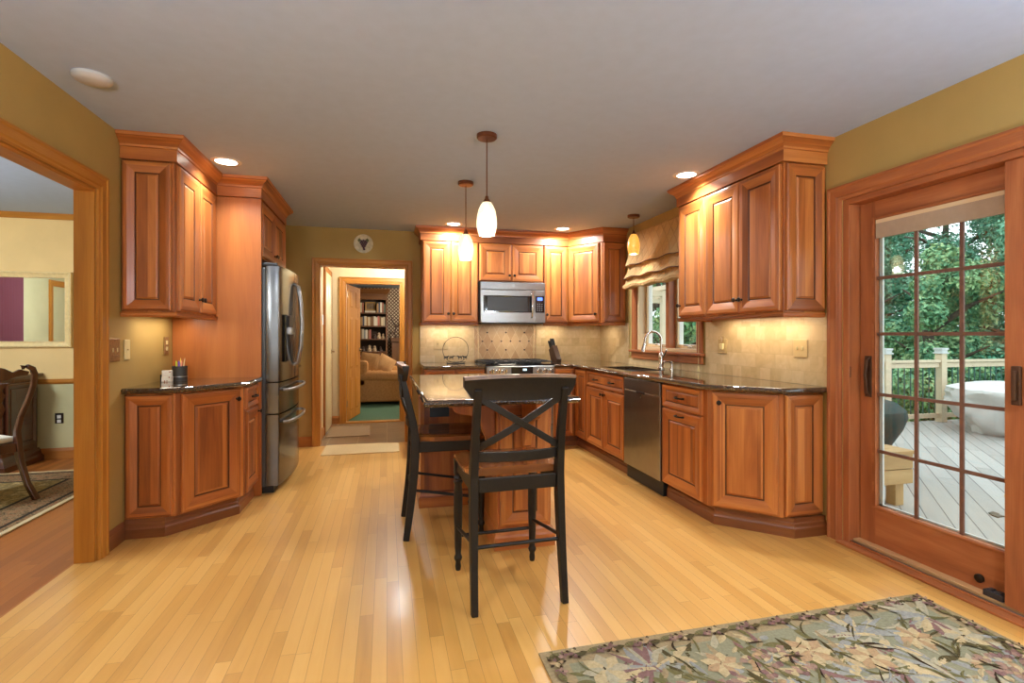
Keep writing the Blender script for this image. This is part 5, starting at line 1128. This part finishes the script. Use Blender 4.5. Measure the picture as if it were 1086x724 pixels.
# sofa (faces +X, near arm towards us)
SOF = plain('tan_sofa_fabric', (.38, .18, .062), .9, spec=.1, nz=.15, nzs=40); SOF2 = plain('rust_cushion', (.38, .19, .06), .9, nz=.15); SOF3 = plain('beige_throw', (.40, .21, .075), .9, nz=.1)
t = thing('sofa', 'tan upholstered sofa standing end-on on the green carpet', 'sofa', (-.10, 10.2, 0))
b = MB(); b.box(-.44, .46, -.82, .9, .06, .36); b.build('base', SOF, t, bevel=.03)
def arm(y):
    b = MB(); b.box(-.44, .46, y-.08, y+.08, .055, .47); b.build('arm', SOF, t, bevel=.03)
    b = MB(); b.tube([(-.46, y, .50), (-.2, y, .50), (.2, y, .485), (.50, y, .47)], [.095, .10, .10, .09], 14); b.build('arm_roll', SOF, t, smooth=True)
arm(-.86); arm(.98)
b = MB(); b.box(-.46, -.22, -.94, 1.0, .3, .78); b.build('backrest', SOF, t, bevel=.06)
for y in (-.42, .42): b = MB(); b.box(-.22, .44, y-.40, y+.40, .365, .50); b.build('seat_cushion', SOF, t, bevel=.04)
for x, y in ((-.38, -.86), (.40, -.86), (-.38, .9), (.40, .9)): b = MB(); b.box(x-.03, x+.03, y-.03, y+.03, 0, .06); b.build('foot', DW, t)
def cushion(lab, x, y, z, s, tx, ty, m_):
    t = thing('throw_pillow', lab, 'pillow', (x, y, z)); b = MB(); n = 8
    f = lambda u, v, sg: ((u-.5)*s, (v-.5)*s, sg*.10*s*2*max(0, (1-(2*u-1)**2)*(1-(2*v-1)**2))**.45*.5)
    for i in range(n):
        for j in range(n):
            for sg in (-1, 1):
                q = [f(i/n, j/n, sg), f((i+1)/n, j/n, sg), f((i+1)/n, (j+1)/n, sg), f(i/n, (j+1)/n, sg)]; b.face(q if sg > 0 else q[::-1])
    o = b.build('cover', m_, t, smooth=True); t.rotation_euler = (R(tx), R(ty), 0)
cushion('tan pillow leaning on the near arm of the sofa', -.30, 9.56, .76, .32, 68, 8, SOF2)
cushion('rust pillow behind the tan pillow on the sofa', -.02, 9.86, .70, .32, 60, 30, SOF3)
t = thing('throw_blanket', 'dark red folded blanket over the sofa back', 'blanket', (-.44, 10.25, .785)); b = MB(); b.box(-.16, .14, -.4, .4, .0, .05); b.build('cloth', plain('dark_red_wool', (.12, .02, .015), .9), t, bevel=.02)
# ------------------------------------------------------------------ dining room
light('dining_lamp', 'POINT', (-3.9, 3.4, 1.95), E_DINE, SOFT, radius=.25)
MIR = plain('mirror_silver', (.9, .9, .88), .01, 1)
t = thing('wall_mirror', 'rectangular mirror in a pale gold frame on the dining wall', 'mirror', (-3.95, YB-.001, 1.115))
b = MB(); b.M = None
PF = [(0, .002), (.0, .030), (.012, .036), (.022, .028), (.045, .018), (.055, .022), (.06, .008)]
b.panel(-.89, .89, 0, .745, PF, 0, 1); b.build('frame', [plain('champagne_frame', (.80, .60, .28), .4, .1, nz=.08), MIR], t)
t = thing('sideboard', 'dark mahogany sideboard against the dining room back wall', 'sideboard', (-4.2, 5.735, 0))
b = MB(); b.box(-.86, .86, -.24, .24, .10, .835); b.build('body', MAH, t, bevel=.004)
b = MB(); b.box(-.90, .90, -.27, .265, .835, .862, 0, (1, 0, 0)); b.build('top', MAH, t, bevel=.008)
b = MB(); b.sweep([(-.86, .26), (-.86, -.24), (.86, -.24), (.86, .26)], [(0, 0), (.05, 0), (.05, .05), (.03, .07), (.02, .10), (0, .13)]); b.box(-.86, .86, -.24, .26, 0, .1); b.build('plinth', MAH, t)
for k in range(4):
    b = MB(); b.panel(-.83+.42*k, -.44+.42*k, .16, .60, dprof(.05), y=-.24); o = b.build('door', MAH, t); b = MB(); b.panel(-.83+.42*k, -.44+.42*k, .63, .80, dprof(.03), y=-.24); o = b.build('drawer', MAH, t); knob_mb(-.635+.42*k, -.26, .715).build('knob', BRASS, o, smooth=True)
b = MB(); b.panel(-.2, .2, .18, .79, dprof(.05)); b.M = None; o = b.build('side_panel', MAH, t, loc=(.861, 0, 0), rot=R(90))
t = thing('wall_outlet', 'white outlet in a dark plate low on the dining wall', 'outlet', (-3.171, YB, .40)); b = MB(); b.box(-.036, .036, -.006, -.001, -.045, .058); b.build('plate', IRON, t, bevel=.002)
for z in (-.022, .022): b = MB(); b.box(-.017, .017, -.010, -.006, z-.016, z+.016); b.build('socket', WHT, t, bevel=.002)
# chair
def dining_chair(loc, rz):
    t = thing('dining_chair', 'carved mahogany dining chair on the patterned dining rug', 'chair', loc, rz)
    S = [(.235, -.33, 0), (.215, -.27, .12), (.20, -.225, .28), (.195, -.205, .42), (.185, -.215, .52), (.195, -.235, .62), (.225, -.262, .74), (.245, -.285, .85), (.243, -.30, .93), (.225, -.305, .975), (.19, -.307, .995), (.165, -.305, .985)]
    for s in (-1, 1):
        b = MB(); b.bar([(s*p[0], p[1], p[2]) for p in S], [.036, .034, .036, .040, .036, .034, .034, .036, .038, .036, .03, .02], [.038, .036, .04, .046, .036, .028, .026, .026, .026, .026, .024, .02], wdir=(1, 0, 0)); b.build('rear_post', MAH, t, bevel=.006, smooth=True)
        b = MB(); b.tube([(s*.24, .20, .40), (s*.25, .215, .32), (s*.235, .205, .18), (s*.23, .20, .06), (s*.235, .215, .03), (s*.235, .225, 0)], [.035, .038, .022, .015, .022, .024], 12); b.build('front_leg', MAH, t, smooth=True)
    b = MB(); b.slab([(-.20, .955), (-.14, .975), (-.10, .955), (-.05, .985), (0, 1.0), (.05, .985), (.10, .955), (.14, .975), (.20, .955), (.19, .93), (.12, .925), (.06, .90), (-.06, .90), (-.12, .925), (-.19, .93)], -.318, -.295); b.build('crest_rail', MAH, t, bevel=.004)
    b = MB(); pl_ = [(.045, .45), (.04, .52), (.03, .58), (.06, .64), (.085, .72), (.06, .77), (.075, .82), (.05, .86), (.09, .91)]
    pts = pl_+[(-x, z) for x, z in pl_[::-1]]; b.slab(pts, -.012, .003); o = b.build('splat', MAH, t, bevel=.003, loc=(0, -.245+.02, 0)); o.rotation_euler = (R(9), 0, 0); o.location = (0, -.14, -.02)
    b = MB(); b.prism([(-.2, -.215), (.2, -.215), (.26, .22), (-.26, .22)], .36, .43); b.build('seat_frame', MAH, t, bevel=.006)
    b = MB(); b.prism([(-.19, -.19), (.19, -.19), (.245, .205), (-.245, .205)], .432, .475); b.build('seat_pad', plain('ivory_upholstery', (.72, .66, .52), .85), t, bevel=.015)
    return t
dining_chair((-2.93, 4.46, .012), R(62))
# rug
def persian():
    m, nt, b = newmat('persian_wool'); o = objc(nt); s = N(nt, 'ShaderNodeSeparateXYZ'); nt.links.new(o, s.inputs[0])
    v = N(nt, 'ShaderNodeTexVoronoi'); v.inputs['Scale'].default_value = 11; nt.links.new(o, v.inputs['Vector'])
    n = noise(nt, o, 26, 5, .7, 2.0)
    dx = math_(nt, 'SUBTRACT', 1.35, math_(nt, 'ABSOLUTE', s.outputs[0])); dy = math_(nt, 'SUBTRACT', 1.85, math_(nt, 'ABSOLUTE', s.outputs[1])); d = math_(nt, 'MINIMUM', dx, dy)
    field = ramp(nt, math_(nt, 'ADD', math_(nt, 'MULTIPLY', v.outputs['Distance'], .5), math_(nt, 'MULTIPLY', n, .6)), [(.3, (.09, .06, .02)), (.45, (.38, .25, .09)), (.58, (.18, .13, .05)), (.72, (.50, .36, .16))])
    bd = ramp(nt, n, [(.42, (.06, .045, .025)), (.5, (.36, .24, .12)), (.6, (.22, .07, .03))])
    c = mix(nt, math_(nt, 'LESS_THAN', d, .34), field, bd)
    st = math_(nt, 'MULTIPLY', math_(nt, 'LESS_THAN', math_(nt, 'ABSOLUTE', math_(nt, 'SUBTRACT', d, .34)), .015), 1); c = mix(nt, st, c, (.04, .03, .02))
    st = math_(nt, 'LESS_THAN', math_(nt, 'ABSOLUTE', math_(nt, 'SUBTRACT', d, .09)), .014); c = mix(nt, st, c, (.04, .03, .02))
    c = mix(nt, math_(nt, 'LESS_THAN', d, .035), c, (.62, .48, .27)); nt.links.new(c, b.inputs['Base Color']); b.inputs['Roughness'].default_value = .95; b.inputs['Specular IOR Level'].default_value = .1; return m
t = thing('dining_rug', 'olive persian-style rug with pale edge on the dining room floor', 'rug', (-3.64, 3.59, 0)); b = MB(); b.box(-1.35, 1.35, -1.85, 1.85, .0005, .012); b.build('pile', persian(), t, bevel=.002)
t = thing('window_curtain', 'burgundy curtain hanging on the dining room left wall', 'curtain', (DX+.09, 3.08, .05)); b = MB(); n = 60
for i in range(n):
    q = lambda k: (.03*sin(k*.9), -.25+.5*k/n)
    (a0, b0), (a1, b1) = q(i), q(i+1); b.face([(a0, b0, 0), (a1, b1, 0), (a1, b1, 2.2), (a0, b0, 2.2)]); b.face([(a0-.006, b0, 0), (a0-.006, b0, 2.2), (a1-.006, b1, 2.2), (a1-.006, b1, 0)])
b.build('cloth', plain('burgundy_velvet', (.16, .035, .045), .7), t, smooth=True, recalc=False)
b = MB(); b.tube([(-.0, -.35, 2.22), (0, .35, 2.22)], .015, 10); b.build('curtain_rod', BRASS, t)
t = thing('wall_outlet', 'dark outlet plate on the dining room left wall, seen in the mirror', 'outlet', (DX, 2.45, .62)); b = MB(); b.box(.001, .008, -.04, .04, -.06, .06); b.build('plate', IRON, t)
casing('trim_12', (DX, 0), R(90), 1.2, 1.95, 0, 2.05, .1, OAK)
# ------------------------------------------------------------------ outside
b = MB(); b.box(2.84, 12.5, -3, 6.35, -.25, -.15); struct(b.build('deck', DECK))
b = MB(); b.box(2.83, 70, -40, 70, -1.3, -1.2); GRS = plain('lawn_grass', (.12, .30, .06), .9, spec=.1, nz=.35, nzs=4); struct(b.build('ground', GRS))
WALLX = plain('cream_siding', (.6, .56, .48), .7); b = MB(); b.box(2.815, 2.835, 6.12, 9, -1.2, 3.2); struct(b.build('wall_exterior', WALLX))
RAILM = plain('tan_painted_rail', (.60, .48, .33), .6, nz=.06)
BAL = plain('green_metal_baluster', (.03, .09, .075), .4)
tr = thing('deck_railing', 'tan deck railing with thin dark green balusters', 'railing', (8.6, 6.24, -.15))
PX = [7.50, 8.62, 10.4, 12.0]
for a, c in [(3.0, 5.2), (5.2, 7.5)]+list(zip(PX, PX[1:])):
    b = MB(); b.box(a+.06-8.6, c-.06-8.6, -.045, .045, .95, .99, 0, (1, 0, 0)); b.build('top_rail', RAILM, tr, bevel=.005)
    b = MB(); b.box(a+.06-8.6, c-.06-8.6, -.02, .02, .87, .945, 0, (1, 0, 0)); b.box(a+.06-8.6, c-.06-8.6, -.02, .02, .07, .14, 0, (1, 0, 0)); b.build('cross_rail', RAILM, tr, bevel=.003)
    n = int((c-a)/.115)
    if c > 7.4:
        for k in range(1, n): x = a+(c-a)*k/n-8.6; b = MB(); b.tube([(x, 0, .135), (x, 0, .875)], .009, 6); b.build('baluster', BAL, tr)
for x in [3.0, 5.2]+PX:
    b = MB(); b.box(x-.055-8.6, x+.055-8.6, -.055, .055, 0, 1.09); p = b.build('post', RAILM, tr, bevel=.004)
    b = MB(); b.box(x-.075-8.6, x+.075-8.6, -.075, .075, 1.09, 1.11); b.prism([(x-.06-8.6, -.06), (x+.06-8.6, -.06), (x+.06-8.6, .06), (x-.06-8.6, .06)], 1.11, 1.15); b.box(x-.07-8.6, x+.07-8.6, -.07, .07, 1.15, 1.18); b.build('post_cap', plain('pale_solar_cap', (.55, .56, .55), .4), p, bevel=.004)
# wooden bench / step
t = thing('wooden_bench', 'low yellow-brown timber bench on the deck outside the door', 'bench', (3.7, 3.35, -.15))
b = MB()
for z0, z1 in ((.19, .305), (.31, .425)): b.box(-.5, .43, -.15, -.11, z0, z1, 0, (1, 0, 0))
b.box(.40, .43, -.108, .30, .19, .425, 0, (0, 1, 0)); b.box(-.5, .43, .30, .34, .19, .425, 0, (1, 0, 0)); b.build('apron', DECKW, t, bevel=.004)
b = MB()
for k in range(4): b.box(-.5, .44, -.16+.127*k, -.16+.12+.127*k, .427, .455, 0, (1, 0, 0))
b.build('seat', DECKW, t, bevel=.004)
for x in (-.42, .31):
    for y in (-.10, .2): b = MB(); b.box(x, x+.085, y, y+.085, 0, .42); b.build('leg', DECKW, t, bevel=.004)
t = thing('covered_grill', 'rounded grill under a dark green cover beyond the timber bench', 'grill', (4.55, 4.10, -.15))
b = MB(); b.lathe([(0, .78), (.2, .77), (.33, .73), (.41, .66), (.42, .60), (.38, .48), (.30, .34), (.24, .20), (.22, .08), (.21, 0), (0, 0)], n=26); b.build('cover', plain('dark_green_cover', (.006, .030, .026), .6, spec=.2, nz=.3, nzs=6), t, smooth=True)
# tarp
t = thing('covered_patio_table', 'low patio furniture wrapped in a wrinkled white tarp on the deck', 'covered furniture', (8.70, 5.12, -.15))
b = MB(); n, m_ = 64, 16; rt = random.Random(5)
import mathutils
def tp(i, j):
    a = 2*pi*i/n; f = j/m_
    prof = [(.62, 0), (.70, .10), (.84, .32), (.92, .46), (.95, .56), (.93, .63), (.80, .68), (.5, .70), (0, .70)]
    q = f*(len(prof)-1); k = min(len(prof)-2, int(q)); u = q-k; r = prof[k][0]*(1-u)+prof[k+1][0]*u; z = prof[k][1]*(1-u)+prof[k+1][1]*u
    nz = mathutils.noise.fractal(Vector((cos(a)*2.2, sin(a)*2.2, z*4)), .8, 2.2, 4)
    w = .12 if f < .7 else .03
    r += nz*w*(r > .1); z += (nz*.02 if f > .5 else 0)
    return (r*cos(a)*1.0, r*sin(a)*.92, max(0, z))
for i in range(n):
    for j in range(m_): b.face([tp(i, j), tp((i+1) % n, j), tp((i+1) % n, j+1), tp(i, j+1)] if j < m_-1 else [tp(i, j), tp((i+1) % n, j), tp(i, m_)])
b.build('tarp', plain('white_tarp', (.62, .61, .59), .55, nz=.06, nzs=5), t, smooth=True)
# leaves on the deck
for k, (x, y, c, n_) in enumerate([(5.2, 3.2, (.55, .35, .05), 'yellow fallen leaf on the deck right of the timber bench'), (4.95, 2.75, (.02, .02, .015), 'dark fallen leaf on the deck boards, nearest the doorway'), (5.05, 3.02, (.05, .04, .02), 'small dark leaf on the deck between the bench and the tarp'), (4.55, 2.9, (.06, .05, .03), 'small brown leaf on the deck close to the bench leg')]):
    t = thing('fallen_leaf', n_, 'leaf', (x, y, -.149)); b = MB(); b.M = Matrix.Rotation(k*1.3, 4, 'Z'); b.prism([(-.07, 0), (-.03, .03), (0, .025), (.02, .05), (.05, .02), (.08, 0), (.04, -.025), (-.02, -.035)], .001, .008); b.build('blade', plain('leaf_blade', c, .7), t)
# porch seen through the sink window
t = thing('garden_pergola', 'pale timber pergola outside the sink window', 'pergola', (5.0, 9.0, -1.2)); PW = plain('tan_pergola_paint', (.62, .50, .36), .6)
for x in (5.30, 3.2):
    for y in (9.0, 11.0): b = MB(); b.box(x-.05-5, x+.05-5, y-.05-9, y+.05-9, 0, 3.2); b.build('post', PW, t)
for y in (9.0, 11.0): b = MB(); b.box(2.9-5, 6.8-5, y-.05-9, y+.05-9, 3.2, 3.31); b.build('beam', PW, t)
for k in range(4): b = MB(); b.box(3.0+1.1*k-5, 3.05+1.1*k-5, -.4, 2.4, 3.31, 3.40); b.build('rafter', PW, t)
# trees
def leafmat(name, a, m_, c):
    m, nt, b = newmat(name); n = noise(nt, worldp(nt), 1.1, 3, .6); w = N(nt, 'ShaderNodeTexWhiteNoise', noise_dimensions='3D')
    sn = N(nt, 'ShaderNodeVectorMath', operation='SNAP'); nt.links.new(worldp(nt), sn.inputs[0]); sn.inputs[1].default_value = (.12, .12, .12); nt.links.new(sn.outputs[0], w.inputs['Vector'])
    k = math_(nt, 'ADD', math_(nt, 'MULTIPLY', n, .6), math_(nt, 'MULTIPLY', w.outputs['Value'], .4))
    nt.links.new(ramp(nt, k, [(.3, a), (.5, m_), (.75, c)]), b.inputs['Base Color']); b.inputs['Roughness'].default_value = .6
    b.inputs['Specular IOR Level'].default_value = .3; return m
LM = [leafmat('dark_teal_leaves', (.05, .19, .12), (.12, .34, .22), (.26, .50, .36)), leafmat('mid_green_leaves', (.05, .20, .12), (.13, .37, .22), (.30, .56, .38)), leafmat('yellow_green_leaves', (.08, .23, .12), (.20, .40, .20), (.44, .56, .26))]
BARK = plain('tree_bark', (.07, .05, .035), .9, nz=.4, nzs=8)
def make_tree(seed, rad, h, nleaf, lm, conif=False):
    rt = random.Random(seed); t = thing('garden_tree', '', 'tree', (0, 0, 0))
    b = MB(); b.tube([(0, 0, 0), (.05, 0, h*.3), (-.05, .1, h*.6), (0, 0, h*.92)], [.2, .16, .1, .03], 8)
    for k in range(9):
        a = rt.random()*6.28; z = h*rt.uniform(.25, .7); b.tube([(0, 0, z), (cos(a)*rad*.4, sin(a)*rad*.4, z+.5), (cos(a)*rad*.8, sin(a)*rad*.8, z+.8)], [.07, .045, .015], 6)
    b.build('trunk', BARK, t)
    vs_, fs = [], []
    bl = []
    for k in range(26):
        a = rt.random()*6.28; z = rt.uniform(.06, 1); rr_ = rad*(1-z*.85 if conif else math.sqrt(max(.05, 1-(z*2-1.0)**2*.9)))*rt.uniform(.35, .95); bl.append((cos(a)*rr_, sin(a)*rr_, h*z, rad*rt.uniform(.22, .42)))
    for k in range(nleaf):
        c = rt.choice(bl); v = Vector((rt.gauss(0, 1), rt.gauss(0, 1), rt.gauss(0, .8))).normalized()*c[3]*rt.uniform(.55, 1.05)
        p = Vector(c[:3])+v; s = rt.uniform(.032, .075); nrm = (v.normalized()+Vector((rt.uniform(-1, 1), rt.uniform(-1, 1), rt.uniform(-.3, 1)))).normalized()
        a = nrm.orthogonal().normalized(); a = (a*cos(rt.random()*6)+nrm.cross(a)*sin(rt.random()*6)).normalized(); e = nrm.cross(a); i = len(vs_)
        vs_ += [tuple(p+a*s), tuple(p+e*s*.5+nrm*s*.12), tuple(p-a*s), tuple(p-e*s*.5+nrm*s*.12)]; fs.append((i, i+1, i+2, i+3))
    me = bpy.data.meshes.new('foliage'); me.from_pydata(vs_, [], fs); me.materials.append(lm); o = bpy.data.objects.new('foliage', me); COL.objects.link(o); o.parent = t
    return t
protos = [make_tree(1, 2.3, 7.5, 46000, LM[0]), make_tree(2, 2.1, 6.2, 46000, LM[1]), make_tree(3, 1.7, 8.5, 36000, LM[0], True), make_tree(4, 1.5, 4.4, 26000, LM[2])]
spots = [(30.6, 13.5, 3, 1.1, 'low light-green tree close behind the pergola post'), (35.5, 14, 3, 1.1, 'low light-green tree in the right sash of the sink window'), (29, 19, 1, 1, 'bushy green tree in the left sash of the sink window'), (38.5, 18, 0, 1, 'darker tree in the right sash of the sink window'), (47.5, 17, 1, 1, 'bushy green tree behind the left deck post'),
         (53.6, 14.5, 3, .95, 'low yellow-green tree in the middle of the deck view'), (54.6, 22, 0, 1.1, 'broad dark tree behind the deck railing post'), (61, 16, 1, 1, 'leafy green tree behind the white tarp, right of the deck post'),
         (69.5, 19, 0, 1, 'dark tree right of the deck, half hidden by the door stile'), (33.5, 29, 0, 1.2, 'distant tree between the two sashes of the sink window'), (43, 28, 0, 1.2, 'distant dark tree left of the deck view'),
         (50.3, 31, 2, 1.4, 'tall narrow distant tree in the left panes of the sliding door'), (60.5, 29, 2, 1.4, 'tall narrow distant tree in the right panes of the sliding door')]
used = set()
def put(an, r, k, lab, s):
    o = protos[k] if k not in used else copy_tree(protos[k]); used.add(k)
    o.location = (r*sin(R(an)), r*cos(R(an)), -1.2); o.rotation_euler = (0, 0, an*.7); o.scale = (s, s, s); o['label'] = lab; o['group'] = 'garden trees'
for an, r, k, sc_, lab in spots: put(an, r, k, lab, sc_)
